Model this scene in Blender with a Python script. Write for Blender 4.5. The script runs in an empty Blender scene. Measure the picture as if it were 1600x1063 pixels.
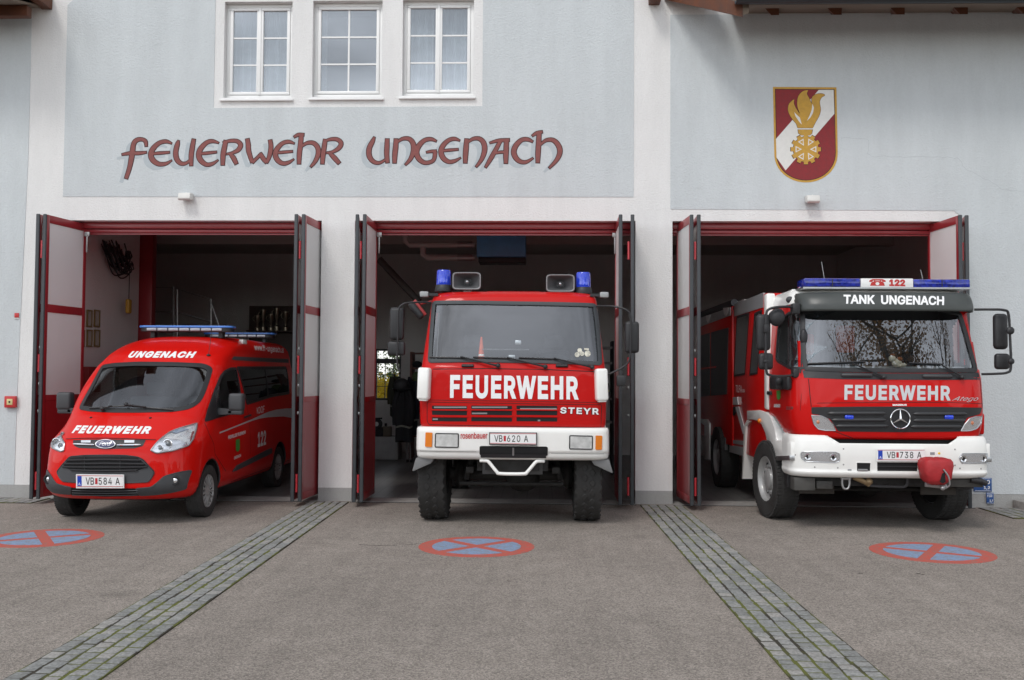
import bpy, bmesh, math, random
from math import pi, sin, cos, radians as R
from mathutils import Vector as V, Matrix as Mx
from mathutils.bvhtree import BVHTree
from mathutils.geometry import delaunay_2d_cdt
random.seed(11)
SC = bpy.context.scene
COL = SC.collection

# ---------------------------------------------------------------- camera, world, sun, exposure
FPX, CAM_H, CAM_D = 1500.0, 1.89, 14.5
cam = bpy.data.objects.new("camera", bpy.data.cameras.new("camera"))
COL.objects.link(cam)
CROT = (Mx.Rotation(R(1.7), 3, 'Z') @ Mx.Rotation(R(92.2), 3, 'X') @ Mx.Rotation(R(0.35), 3, 'Z'))
CLOC = V((0, -CAM_D, CAM_H))
cam.matrix_world = Mx.Translation(CLOC) @ CROT.to_4x4()
cam.data.sensor_width = 36.0
cam.data.lens = FPX / 1600 * 36
cam.data.clip_start, cam.data.clip_end = 0.1, 2000
SC.camera = cam

SUN_EL, SUN_AZ = 50.0, 205.0          # azimuth clockwise from +y: behind the camera, a little to its left
world = bpy.data.worlds.new("World"); SC.world = world
world.use_nodes = True
nt = world.node_tree; N = nt.nodes; N.clear()
sky = N.new('ShaderNodeTexSky'); sky.sky_type = 'NISHITA'; sky.sun_disc = False
sky.sun_elevation = R(SUN_EL); sky.sun_rotation = R(SUN_AZ)
sky.air_density, sky.dust_density, sky.ozone_density = 1.0, 0.3, 1.0
hs = N.new('ShaderNodeHueSaturation'); hs.inputs['Saturation'].default_value = 0.22
nt.links.new(sky.outputs[0], hs.inputs['Color'])
tc = N.new('ShaderNodeTexCoord'); mp = N.new('ShaderNodeMapping'); mp.inputs['Scale'].default_value = (1, 1, 3.2)
nz = N.new('ShaderNodeTexNoise'); nz.inputs['Scale'].default_value = 2.1; nz.inputs['Detail'].default_value = 7; nz.inputs['Roughness'].default_value = .55
rp = N.new('ShaderNodeMapRange'); rp.inputs[1].default_value = .33; rp.inputs[2].default_value = .68; rp.inputs[3].default_value = .55; rp.inputs[4].default_value = 1.35
ml = N.new('ShaderNodeVectorMath'); ml.operation = 'SCALE'
nt.links.new(tc.outputs['Generated'], mp.inputs[0]); nt.links.new(mp.outputs[0], nz.inputs['Vector'])
nt.links.new(nz.outputs['Fac'], rp.inputs[0]); nt.links.new(hs.outputs[0], ml.inputs[0]); nt.links.new(rp.outputs[0], ml.inputs['Scale'])
bg = N.new('ShaderNodeBackground'); bg.inputs['Strength'].default_value = 0.15
ow = N.new('ShaderNodeOutputWorld')
nt.links.new(ml.outputs[0], bg.inputs[0]); nt.links.new(bg.outputs[0], ow.inputs[0])
sun = bpy.data.objects.new("sun", bpy.data.lights.new("sun", 'SUN')); COL.objects.link(sun)
sun.data.energy = 0.75; sun.data.angle = R(15); sun.data.color = (1, .965, .92)
az, el = R(SUN_AZ), R(SUN_EL)
sdir = V((sin(az) * cos(el), cos(az) * cos(el), sin(el)))
sun.rotation_euler = sdir.to_track_quat('Z', 'Y').to_euler()
vs = SC.view_settings
SC.display_settings.display_device = 'sRGB'
vs.view_transform = 'Standard'; vs.look = 'None'; vs.exposure = 0.76; vs.gamma = 1.0; vs.use_curve_mapping = False

# ---------------------------------------------------------------- photo measuring: pixel of the 1600x1063 photograph -> point on a real plane
def ray(px, py): return CROT @ V(((px - 800) / FPX, -(py - 531.5) / FPX, -1))
def at(px, py, axis, val):
    d = ray(px, py); t = (val - CLOC[axis]) / d[axis]; return CLOC + d * t
def Z(x0, y0, s): return lambda u, v: (x0 + s * u, y0 + s * v)

# ---------------------------------------------------------------- materials
MATS = {}
def srgb(r, g, b):
    f = lambda c: (c / 255 / 12.92) if c <= 10 else ((c / 255 + .055) / 1.055) ** 2.4
    return (f(r), f(g), f(b))
def mat(name, col, rough=.5, metal=0., coat=0., var=0., vscale=6., bump=0., bscale=200., spec=.5, alpha=None, emit=None, trans=0.):
    if name in MATS: return MATS[name]
    m = bpy.data.materials.new(name); m.use_nodes = True; t = m.node_tree; n = t.nodes
    b = n['Principled BSDF']
    b.inputs['Base Color'].default_value = (*col, 1); b.inputs['Roughness'].default_value = rough
    b.inputs['Metallic'].default_value = metal; b.inputs['Coat Weight'].default_value = coat
    b.inputs['Coat Roughness'].default_value = .03; b.inputs['Specular IOR Level'].default_value = spec
    b.inputs['Transmission Weight'].default_value = trans
    if emit: b.inputs['Emission Color'].default_value = (*emit[:3], 1); b.inputs['Emission Strength'].default_value = emit[3]
    c = n.new('ShaderNodeTexCoord')
    if var:
        a = n.new('ShaderNodeTexNoise'); a.inputs['Scale'].default_value = vscale; a.inputs['Detail'].default_value = 6; a.inputs['Roughness'].default_value = .6
        t.links.new(c.outputs['Object'], a.inputs['Vector'])
        r = n.new('ShaderNodeMapRange'); r.inputs[1].default_value = .3; r.inputs[2].default_value = .7
        r.inputs[3].default_value = 1 - var; r.inputs[4].default_value = 1 + var
        t.links.new(a.outputs['Fac'], r.inputs[0])
        k = n.new('ShaderNodeVectorMath'); k.operation = 'SCALE'; k.inputs[0].default_value = col
        t.links.new(r.outputs[0], k.inputs['Scale']); t.links.new(k.outputs[0], b.inputs['Base Color'])
        q = n.new('ShaderNodeMapRange'); q.inputs[1].default_value = .3; q.inputs[2].default_value = .7
        q.inputs[3].default_value = max(0, rough * (1 - var)); q.inputs[4].default_value = min(1, rough * (1 + var))
        t.links.new(a.outputs['Fac'], q.inputs[0]); t.links.new(q.outputs[0], b.inputs['Roughness'])
    if bump:
        a = n.new('ShaderNodeTexNoise'); a.inputs['Scale'].default_value = bscale; a.inputs['Detail'].default_value = 4
        t.links.new(c.outputs['Object'], a.inputs['Vector'])
        u = n.new('ShaderNodeBump'); u.inputs['Strength'].default_value = bump; u.inputs['Distance'].default_value = .01
        t.links.new(a.outputs['Fac'], u.inputs['Height']); t.links.new(u.outputs[0], b.inputs['Normal'])
    MATS[name] = m; return m
def glass(name, tint, refl=1.0, base=.0, rough=0.):
    if name in MATS: return MATS[name]
    m = bpy.data.materials.new(name); m.use_nodes = True; t = m.node_tree; n = t.nodes; n.clear()
    o = n.new('ShaderNodeOutputMaterial'); mx = n.new('ShaderNodeMixShader'); tr = n.new('ShaderNodeBsdfTransparent'); gl = n.new('ShaderNodeBsdfGlossy')
    tr.inputs[0].default_value = (*tint, 1); gl.inputs['Roughness'].default_value = rough; gl.inputs[0].default_value = (.95, .97, 1, 1)
    lw = n.new('ShaderNodeLayerWeight'); lw.inputs[0].default_value = .5
    pw = n.new('ShaderNodeMath'); pw.operation = 'POWER'; pw.inputs[1].default_value = 5; t.links.new(lw.outputs['Facing'], pw.inputs[0])
    ma = n.new('ShaderNodeMath'); ma.operation = 'MULTIPLY_ADD'; ma.inputs[1].default_value = .95; ma.inputs[2].default_value = .043 * refl + base; ma.use_clamp = True
    t.links.new(pw.outputs[0], ma.inputs[0]); t.links.new(ma.outputs[0], mx.inputs[0])
    t.links.new(tr.outputs[0], mx.inputs[1]); t.links.new(gl.outputs[0], mx.inputs[2]); t.links.new(mx.outputs[0], o.inputs[0])
    MATS[name] = m; return m

def plaster(name, col, stain=.085):
    m = mat(name, col, rough=.93, bump=.8, bscale=42, spec=.2)
    t = m.node_tree; n = t.nodes; b = n['Principled BSDF']
    c = n.new('ShaderNodeTexCoord'); mp_ = n.new('ShaderNodeMapping'); mp_.inputs['Scale'].default_value = (1.6, 1, .35)
    a = n.new('ShaderNodeTexNoise'); a.inputs['Scale'].default_value = 1.3; a.inputs['Detail'].default_value = 9; a.inputs['Roughness'].default_value = .68
    t.links.new(c.outputs['Object'], mp_.inputs[0]); t.links.new(mp_.outputs[0], a.inputs['Vector'])
    d = n.new('ShaderNodeTexNoise'); d.inputs['Scale'].default_value = 38; d.inputs['Detail'].default_value = 3
    t.links.new(c.outputs['Object'], d.inputs['Vector'])
    ad = n.new('ShaderNodeMath'); ad.operation = 'MULTIPLY_ADD'; ad.inputs[1].default_value = .35
    t.links.new(d.outputs['Fac'], ad.inputs[0]); t.links.new(a.outputs['Fac'], ad.inputs[2])
    r = n.new('ShaderNodeMapRange'); r.inputs[1].default_value = .42; r.inputs[2].default_value = .95; r.inputs[3].default_value = 1 + stain; r.inputs[4].default_value = 1 - stain
    t.links.new(ad.outputs[0], r.inputs[0])
    k = n.new('ShaderNodeVectorMath'); k.operation = 'SCALE'; k.inputs[0].default_value = col
    t.links.new(r.outputs[0], k.inputs['Scale']); t.links.new(k.outputs[0], b.inputs['Base Color'])
    return m

M_WHITE = plaster('plaster_white', (.72, .715, .705))
M_BLUE = plaster('plaster_blue', (.55, .582, .595))
M_PLINTH = plaster('plinth_grey', (.36, .36, .35), .12)
M_INNER = plaster('hall_plaster', (.66, .645, .63), .08)
M_CEIL = mat('ceiling_paint', (.42, .40, .38), .95, var=.06, vscale=.8)
M_DOORRED = mat('door_red_paint', (.27, .018, .024), .38, coat=.25, var=.05, vscale=3, bump=.03, bscale=60)
M_HINGE = mat('hinge_red', (.42, .02, .03), .35, coat=.3)
M_ANTH = mat('rubber_seal', (.045, .05, .055), .6, var=.15, vscale=14)
M_BLACK = mat('black_plastic', (.018, .018, .02), .5, var=.2, vscale=30, bump=.05, bscale=400)
M_GREYPL = mat('dark_grey_plastic', (.05, .052, .056), .55, bump=.06, bscale=500)
M_VOID = mat('deep_black', (.006, .006, .007), .8)
M_RUBBER = mat('tyre_rubber', (.028, .027, .026), .82, var=.3, vscale=9, bump=.2, bscale=90)
M_CHROME = mat('chrome', (.8, .8, .82), .08, metal=1)
M_ALU = mat('brushed_alu', (.52, .53, .54), .35, metal=1, var=.12, vscale=20)
M_SILVER = mat('silver_paint', (.42, .43, .44), .35, metal=.5, var=.06)
M_TINTAL = mat('wheel_silver', (.34, .34, .335), .42, metal=.15, coat=.3, var=.10, vscale=12)
M_RED_VAN = mat('van_red_paint', (.62, .007, .004), .36, coat=.32, spec=.10)
M_RED_S = mat('truck_red_paint', (.50, .009, .008), .38, coat=.25, spec=.10, var=.03, vscale=2)
M_RED_A = mat('tanker_red_paint', (.54, .007, .006), .34, coat=.30, spec=.10)
M_WPAINT = mat('white_paint', (.85, .845, .81), .35, coat=.5, var=.03, vscale=3)
M_DECALW = mat('white_film', (.84, .84, .84), .45)
M_DECALG = mat('reflective_film', (.60, .61, .62), .35, metal=.2)
M_GREEN = mat('green_film', (.05, .28, .04), .5)
M_PLATE = mat('plate_white', (.80, .80, .79), .35, coat=.3)
M_INK = mat('plate_ink', (.012, .012, .014), .5)
M_EU = mat('plate_blue', (.01, .05, .42), .4)
M_REDTRIM = mat('plate_red', (.45, .02, .03), .5)
M_AMBER = mat('amber_lens', (.75, .20, .01), .15, coat=1)
M_BLUELENS = mat('blue_lens', (.01, .05, .62), .1, coat=1, var=.5, vscale=14)
M_BLUEDK = mat('blue_lens_dark', (.008, .020, .26), .10, coat=.5, var=.8, vscale=18)
M_REFLECT = mat('lamp_reflector', (.90, .91, .93), .12, metal=.85, bump=.10, bscale=26)
M_ORANGE = mat('orange_plastic', (.75, .09, .015), .5)
M_FABRIC = mat('dark_fabric', (.022, .023, .026), .95, var=.35, vscale=9, bump=.3, bscale=120)
M_SEAT = mat('seat_cloth', (.06, .062, .068), .9, bump=.2, bscale=200)
M_DASH = mat('dashboard_grey', (.30, .31, .32), .7, bump=.1, bscale=250)
M_WOOD = mat('stained_timber', (.105, .034, .014), .6, var=.35, vscale=5, bump=.15, bscale=40)
M_SOFFIT = mat('soffit_boards', (.15, .115, .085), .75, var=.15, vscale=4)
M_GUTTER = mat('gutter_metal', (.05, .055, .06), .4, metal=.6)
M_TILE = mat('roof_tile', (.10, .055, .04), .8, var=.3, vscale=8)
M_FRAMEW = mat('window_frame_white', (.78, .78, .77), .4, coat=.2)
M_CURTAIN = mat('net_curtain', (.78, .79, .80), .9, var=.15, vscale=9)
M_GOLD = mat('mural_gold', (.52, .30, .055), .85, var=.12, vscale=20, bump=.4, bscale=60)
M_MAROON = mat('mural_maroon', (.235, .030, .034), .88, var=.14, vscale=18, bump=.4, bscale=60)
M_MWHITE = mat('mural_white', (.70, .69, .66), .9, var=.05, vscale=15, bump=.4, bscale=60)
M_MDARK = mat('mural_outline', (.055, .020, .022), .88)
M_LETTER = mat('letter_oxblood', (.235, .082, .075), .88, var=.16, vscale=16, bump=.4, bscale=60)
M_LSHADE = mat('letter_grey', (.43, .475, .50), .92, var=.05, vscale=10)
M_FIX = mat('lamp_housing', (.66, .65, .62), .5)
M_SIGNRED = mat('sign_red', (.50, .03, .03), .45)
M_SIGNBLUE = mat('sign_blue', (.02, .08, .26), .45)
M_YELLOW = mat('yellow_paint', (.75, .48, .02), .5)
M_HEATER = mat('heater_blue', (.09, .36, .66), .45, var=.1)
M_PIPE = mat('pipe_beige', (.42, .44, .42), .55)
M_STEEL = mat('galvanised_tube', (.36, .36, .36), .4, metal=.7)
M_PALE = mat('pale_board', (.33, .33, .33), .7, var=.15, vscale=4)
M_UNDER = mat('chassis_black', (.014, .013, .012), .75, var=.5, vscale=8, bump=.3, bscale=30)
M_CONC = mat('kerb_granite', (.30, .29, .275), .9, var=.2, vscale=14, bump=.5, bscale=40)
M_GLASS_CLR = glass('windscreen_glass', (.80, .86, .87), 1.15, .03)
M_GLASS_DK = glass('tinted_glass', (.16, .17, .18), 1.1, .02)
M_GLASS_LENS = glass('lens_glass', (.95, .96, .97), 1.3, .02)
M_GLASS_WIN = glass('window_glass', (.74, .78, .80), 1.2, .17)

def poly_mat():
    m = mat('translucent_sheet', (.84, .84, .83), .35, bump=0)
    t = m.node_tree; n = t.nodes; b = n['Principled BSDF']; o = n['Material Output']
    tl = n.new('ShaderNodeBsdfTranslucent'); tl.inputs[0].default_value = (.85, .85, .84, 1)
    mx = n.new('ShaderNodeMixShader'); mx.inputs[0].default_value = .18
    t.links.new(b.outputs[0], mx.inputs[1]); t.links.new(tl.outputs[0], mx.inputs[2]); t.links.new(mx.outputs[0], o.inputs[0])
    c = n.new('ShaderNodeTexCoord'); w = n.new('ShaderNodeTexWave'); w.bands_direction = 'Y'; w.inputs['Scale'].default_value = 26
    t.links.new(c.outputs['Object'], w.inputs['Vector'])
    u = n.new('ShaderNodeBump'); u.inputs['Strength'].default_value = .5; u.inputs['Distance'].default_value = .004
    t.links.new(w.outputs['Fac'], u.inputs['Height']); t.links.new(u.outputs[0], b.inputs['Normal']); t.links.new(u.outputs[0], tl.inputs['Normal'])
    return m
M_POLY = poly_mat()

# ---------------------------------------------------------------- mesh helpers
class MB:
    def __init__(s): s.bm = bmesh.new()
    def add(s, t, mi=0, M=None):
        if M is not None: bmesh.ops.transform(t, matrix=M, verts=t.verts)
        for f in t.faces: f.material_index = mi
        me = bpy.data.meshes.new("tmp"); t.to_mesh(me); t.free(); s.bm.from_mesh(me); bpy.data.meshes.remove(me); return s
    def box(s, x0, x1, y0, y1, z0, z1, bev=0., seg=2, mi=0, M=None):
        t = bmesh.new(); bmesh.ops.create_cube(t, size=1)
        for v in t.verts: v.co = V(((x0 + x1) / 2 + v.co.x * (x1 - x0), (y0 + y1) / 2 + v.co.y * (y1 - y0), (z0 + z1) / 2 + v.co.z * (z1 - z0)))
        if bev: bmesh.ops.bevel(t, geom=t.edges[:] + t.verts[:], offset=bev, segments=seg, affect='EDGES', profile=.5)
        bmesh.ops.recalc_face_normals(t, faces=t.faces)
        return s.add(t, mi, M)
    def prism(s, poly, axis, a, b, bev=0., seg=2, mi=0, M=None):
        t = bmesh.new()
        def P(p, h): return {'x': V((h, p[0], p[1])), 'y': V((p[0], h, p[1])), 'z': V((p[0], p[1], h))}[axis]
        A = [t.verts.new(P(p, a)) for p in poly]; B = [t.verts.new(P(p, b)) for p in poly]; n = len(poly)
        t.faces.new(A); t.faces.new(B[::-1])
        for i in range(n): t.faces.new((A[i], B[i], B[(i + 1) % n], A[(i + 1) % n]))
        bmesh.ops.recalc_face_normals(t, faces=t.faces)
        if bev: bmesh.ops.bevel(t, geom=t.edges[:], offset=bev, segments=seg, affect='EDGES', profile=.5)
        return s.add(t, mi, M)
    def tube(s, path, r, n=8, mi=0, cap=True):
        t = bmesh.new(); path = [V(p) for p in path]; k = len(path); rings = []
        rr = r if isinstance(r, (list, tuple)) else [r] * k
        u = None
        for i, p in enumerate(path):
            d = (path[min(i + 1, k - 1)] - path[max(i - 1, 0)]).normalized()
            if u is None: u = d.orthogonal().normalized()
            else:
                u = u - d * u.dot(d); u = u.normalized() if u.length > 1e-6 else d.orthogonal().normalized()
            w = d.cross(u)
            rings.append([t.verts.new(p + (u * cos(2 * pi * j / n) + w * sin(2 * pi * j / n)) * rr[i]) for j in range(n)])
        for a, b in zip(rings, rings[1:]):
            for j in range(n): t.faces.new((a[j], a[(j + 1) % n], b[(j + 1) % n], b[j]))
        if cap: t.faces.new(rings[0][::-1]); t.faces.new(rings[-1])
        bmesh.ops.recalc_face_normals(t, faces=t.faces)
        return s.add(t, mi)
    def lathe(s, prof, c, axis='x', n=32, mi=0, cap=True):
        t = bmesh.new(); c = V(c); rings = []
        for r, h in prof:
            ring = []
            for j in range(n):
                a = 2 * pi * j / n; p, q = r * cos(a), r * sin(a)
                ring.append(t.verts.new(c + {'x': V((h, p, q)), 'y': V((p, h, q)), 'z': V((p, q, h))}[axis]))
            rings.append(ring)
        for a, b in zip(rings, rings[1:]):
            for j in range(n): t.faces.new((a[j], a[(j + 1) % n], b[(j + 1) % n], b[j]))
        if cap and prof[0][0] > 1e-5: t.faces.new(rings[0])
        if cap and prof[-1][0] > 1e-5: t.faces.new(rings[-1])
        bmesh.ops.remove_doubles(t, verts=t.verts, dist=1e-6)
        bmesh.ops.recalc_face_normals(t, faces=t.faces)
        return s.add(t, mi)
    def ball(s, c, rx, ry=None, rz=None, u=16, v=10, mi=0):
        t = bmesh.new(); bmesh.ops.create_uvsphere(t, u_segments=u, v_segments=v, radius=1)
        ry = rx if ry is None else ry; rz = rx if rz is None else rz
        for w in t.verts: w.co = V((c[0] + w.co.x * rx, c[1] + w.co.y * ry, c[2] + w.co.z * rz))
        return s.add(t, mi)
    def loft(s, rings, mi=0, cap0=True, cap1=True, closed=True):
        t = bmesh.new(); rs = [[t.verts.new(V(p)) for p in r] for r in rings]; n = len(rs[0])
        for a, b in zip(rs, rs[1:]):
            for j in range(n if closed else n - 1): t.faces.new((a[j], a[(j + 1) % n], b[(j + 1) % n], b[j]))
        if cap0 and closed: t.faces.new(rs[0][::-1])
        if cap1 and closed: t.faces.new(rs[-1])
        bmesh.ops.recalc_face_normals(t, faces=t.faces)
        return s.add(t, mi)

def obj(name, mb, mats, parent=None, smooth=38, loc=None):
    me = bpy.data.meshes.new(name); bm = mb.bm if isinstance(mb, MB) else mb
    flat = any(k in name for k in ('lettering', 'script', 'model_number', 'plate_face'))     # cut letter films are flat-shaded
    for f in bm.faces: f.smooth = not flat
    bm.to_mesh(me); bm.free()
    for m in (mats if isinstance(mats, (list, tuple)) else [mats]): me.materials.append(m)
    try: me.set_sharp_from_angle(angle=R(smooth))
    except Exception: pass
    o = bpy.data.objects.new(name, me); COL.objects.link(o)
    if parent is not None: o.parent = parent
    if loc: o.location = loc
    return o
def empty(name, loc=(0, 0, 0), parent=None):
    o = bpy.data.objects.new(name, None); COL.objects.link(o); o.location = loc; o.empty_display_size = .2
    if parent is not None: o.parent = parent
    return o
def tag(o, label=None, cat=None, group=None, kind=None):
    if label: o['label'] = label
    if cat: o['category'] = cat
    if group: o['group'] = group
    if kind: o['kind'] = kind
    return o
def rebase(root, y0):
    """put the root Empty at the thing's own base without moving its parts"""
    for ch in root.children: ch.location.y -= y0
    root.location.y += y0

# ---- 2-D outlines
def fillet(pts, r, seg=4):
    out = []; n = len(pts)
    for i in range(n):
        p0, p, p2 = V(pts[i - 1]), V(pts[i]), V(pts[(i + 1) % n])
        a, b = p0 - p, p2 - p; rr = min(r, a.length * .45, b.length * .45)
        A, B = p + a.normalized() * rr, p + b.normalized() * rr
        for k in range(seg + 1):
            t = k / seg; q = A * (1 - t) ** 2 + p * 2 * t * (1 - t) + B * t * t; out.append((q.x, q.y))
    return out
def resample(pts, d):
    out = []; n = len(pts)
    for i in range(n):
        a, b = V(pts[i]), V(pts[(i + 1) % n]); k = max(1, int(math.ceil((b - a).length / d)))
        for j in range(k): q = a.lerp(b, j / k); out.append((q.x, q.y))
    return out
def area2(p): return sum(p[i - 1][0] * p[i][1] - p[i][0] * p[i - 1][1] for i in range(len(p))) / 2
def inset(pts, d):
    s = 1 if area2(pts) > 0 else -1; n = len(pts); out = []
    for i in range(n):
        t = V(pts[(i + 1) % n]) - V(pts[i - 1]); t = t.normalized() if t.length > 1e-9 else V((1, 0))
        out.append((pts[i][0] - t.y * d * s, pts[i][1] + t.x * d * s))
    return out
def inside(p, poly):
    x, y = p; r = False; j = len(poly) - 1
    for i in range(len(poly)):
        xi, yi = poly[i]; xj, yj = poly[j]
        if (yi > y) != (yj > y) and x < (xj - xi) * (y - yi) / (yj - yi) + xi: r = not r
        j = i
    return r
def bez(pts, k=8):
    """Catmull-Rom through the points"""
    out = []; P = [V(p) for p in pts]; n = len(P)
    for i in range(n - 1):
        a, b, c, d = P[max(i - 1, 0)], P[i], P[i + 1], P[min(i + 2, n - 1)]
        for j in range(k):
            t = j / k
            out.append(.5 * ((2 * b) + (c - a) * t + (2 * a - 5 * b + 4 * c - d) * t * t + (3 * b - a - 3 * c + d) * t ** 3))
    out.append(P[-1]); return out

# ---- text
_TC = {}
try: SANS = bpy.data.fonts.load(bpy.utils.system_resource('DATAFILES') + '/fonts/Inter.woff2')   # Blender's own interface face
except Exception: SANS = None
def text_bm(s, bold=0., shear=0., space=1.):
    key = (s, shear, space, bold)
    if key not in _TC:
        c = bpy.data.curves.new("t", 'FONT'); c.body = s; c.size = 1; c.shear = shear; c.space_character = space
        c.resolution_u = 4
        if SANS: c.font = SANS
        c.fill_mode = 'NONE'
        o = bpy.data.objects.new("t", c); COL.objects.link(o)
        bpy.context.view_layer.update()
        e = o.evaluated_get(bpy.context.evaluated_depsgraph_get()); me = e.to_mesh()
        pv = [tuple(v.co[:2]) for v in me.vertices]; nb = {}
        for ed in me.edges:
            i, j = ed.vertices; nb.setdefault(i, []).append(j); nb.setdefault(j, []).append(i)
        e.to_mesh_clear(); bpy.data.objects.remove(o); bpy.data.curves.remove(c)
        loops, seen = [], set()
        for st in sorted(nb):
            if st in seen: continue
            L, cur, prev = [], st, None
            while cur is not None and cur not in seen:
                seen.add(cur); L.append(cur); nx = [k for k in nb[cur] if k != prev and k not in seen]; prev, cur = cur, (nx[0] if nx else None)
            if len(L) > 2: loops.append([pv[i] for i in L])
        big = max(loops, key=lambda l: abs(area2(l))); sg = 1 if area2(big) > 0 else -1
        def heavier(l):
            l = [q for i, q in enumerate(l) if math.hypot(q[0] - l[i - 1][0], q[1] - l[i - 1][1]) > 1e-4]; o_ = []; n_ = len(l)
            for i in range(n_):
                a_, b_, c_ = V(l[i - 1]), V(l[i]), V(l[(i + 1) % n_]); e1, e2 = (b_ - a_).normalized(), (c_ - b_).normalized()
                n1, n2 = V((e1.y, -e1.x)), V((e2.y, -e2.x)); k_ = bold * sg / max(.45, 1 + n1.dot(n2)); q = b_ + (n1 + n2) * k_; o_.append((q.x, q.y))
            return o_
        if bold: loops = [heavier(l) for l in loops]
        cv, ce = [], []
        for l in loops:
            k0 = len(cv); cv += [V(q) for q in l]; ce += [(k0 + i, k0 + (i + 1) % len(l)) for i in range(len(l))]
        ov, _, of, *_r = delaunay_2d_cdt(cv, ce, [], 0, 1e-5)
        vs_ = [tuple(v) for v in ov]; fs = []
        def winding(x, y):
            n_ = 0
            for l in loops:
                for i in range(len(l)):
                    (xa, ya), (xb, yb_) = l[i - 1], l[i]
                    if (ya <= y) != (yb_ <= y):
                        t_ = (y - ya) / (yb_ - ya)
                        if xa + t_ * (xb - xa) > x: n_ += 1 if yb_ > ya else -1
            return n_
        for f in of:
            if winding(sum(vs_[i][0] for i in f) / 3, sum(vs_[i][1] for i in f) / 3) * sg > 0: fs.append(tuple(f))
        use = sorted({i for f in fs for i in f}); mp_i = {j: i for i, j in enumerate(use)}
        vs_ = [vs_[j] for j in use]; fs = [tuple(mp_i[i] for i in f) for f in fs]
        x0 = min(v[0] for v in vs_); x1 = max(v[0] for v in vs_); y0 = min(v[1] for v in vs_); y1 = max(v[1] for v in vs_)
        _TC[key] = ([(v[0] - x0, v[1] - y0, 0.) for v in vs_], fs, x1 - x0, y1 - y0)
    vv, fs, w, h = _TC[key]; b = bmesh.new(); L = [b.verts.new((v[0] / w, v[1] / h, v[2])) for v in vv]
    for f in fs:
        try: b.faces.new([L[i] for i in f])
        except ValueError: pass
    return b
def bilin(q, u, v):
    a, b, c, d = [V(p) for p in q]   # BL BR TR TL
    return (a * (1 - u) + b * u) * (1 - v) + (d * (1 - u) + c * u) * v
def text_flat(mb, s, quad, lift, mi=0, **kw):
    """letters on the flat quad (BL BR TR TL, 3-D), raised by the vector lift"""
    b = text_bm(s, **kw); lift = V(lift); ln = lift.normalized()
    for v in b.verts: v.co = bilin(quad, v.co.x, v.co.y) + lift + ln * v.co.z
    b.normal_update(); fl = [f for f in b.faces if f.normal.dot(lift) < 0]
    if fl: bmesh.ops.reverse_faces(b, faces=fl)
    mb.add(b, mi)

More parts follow.
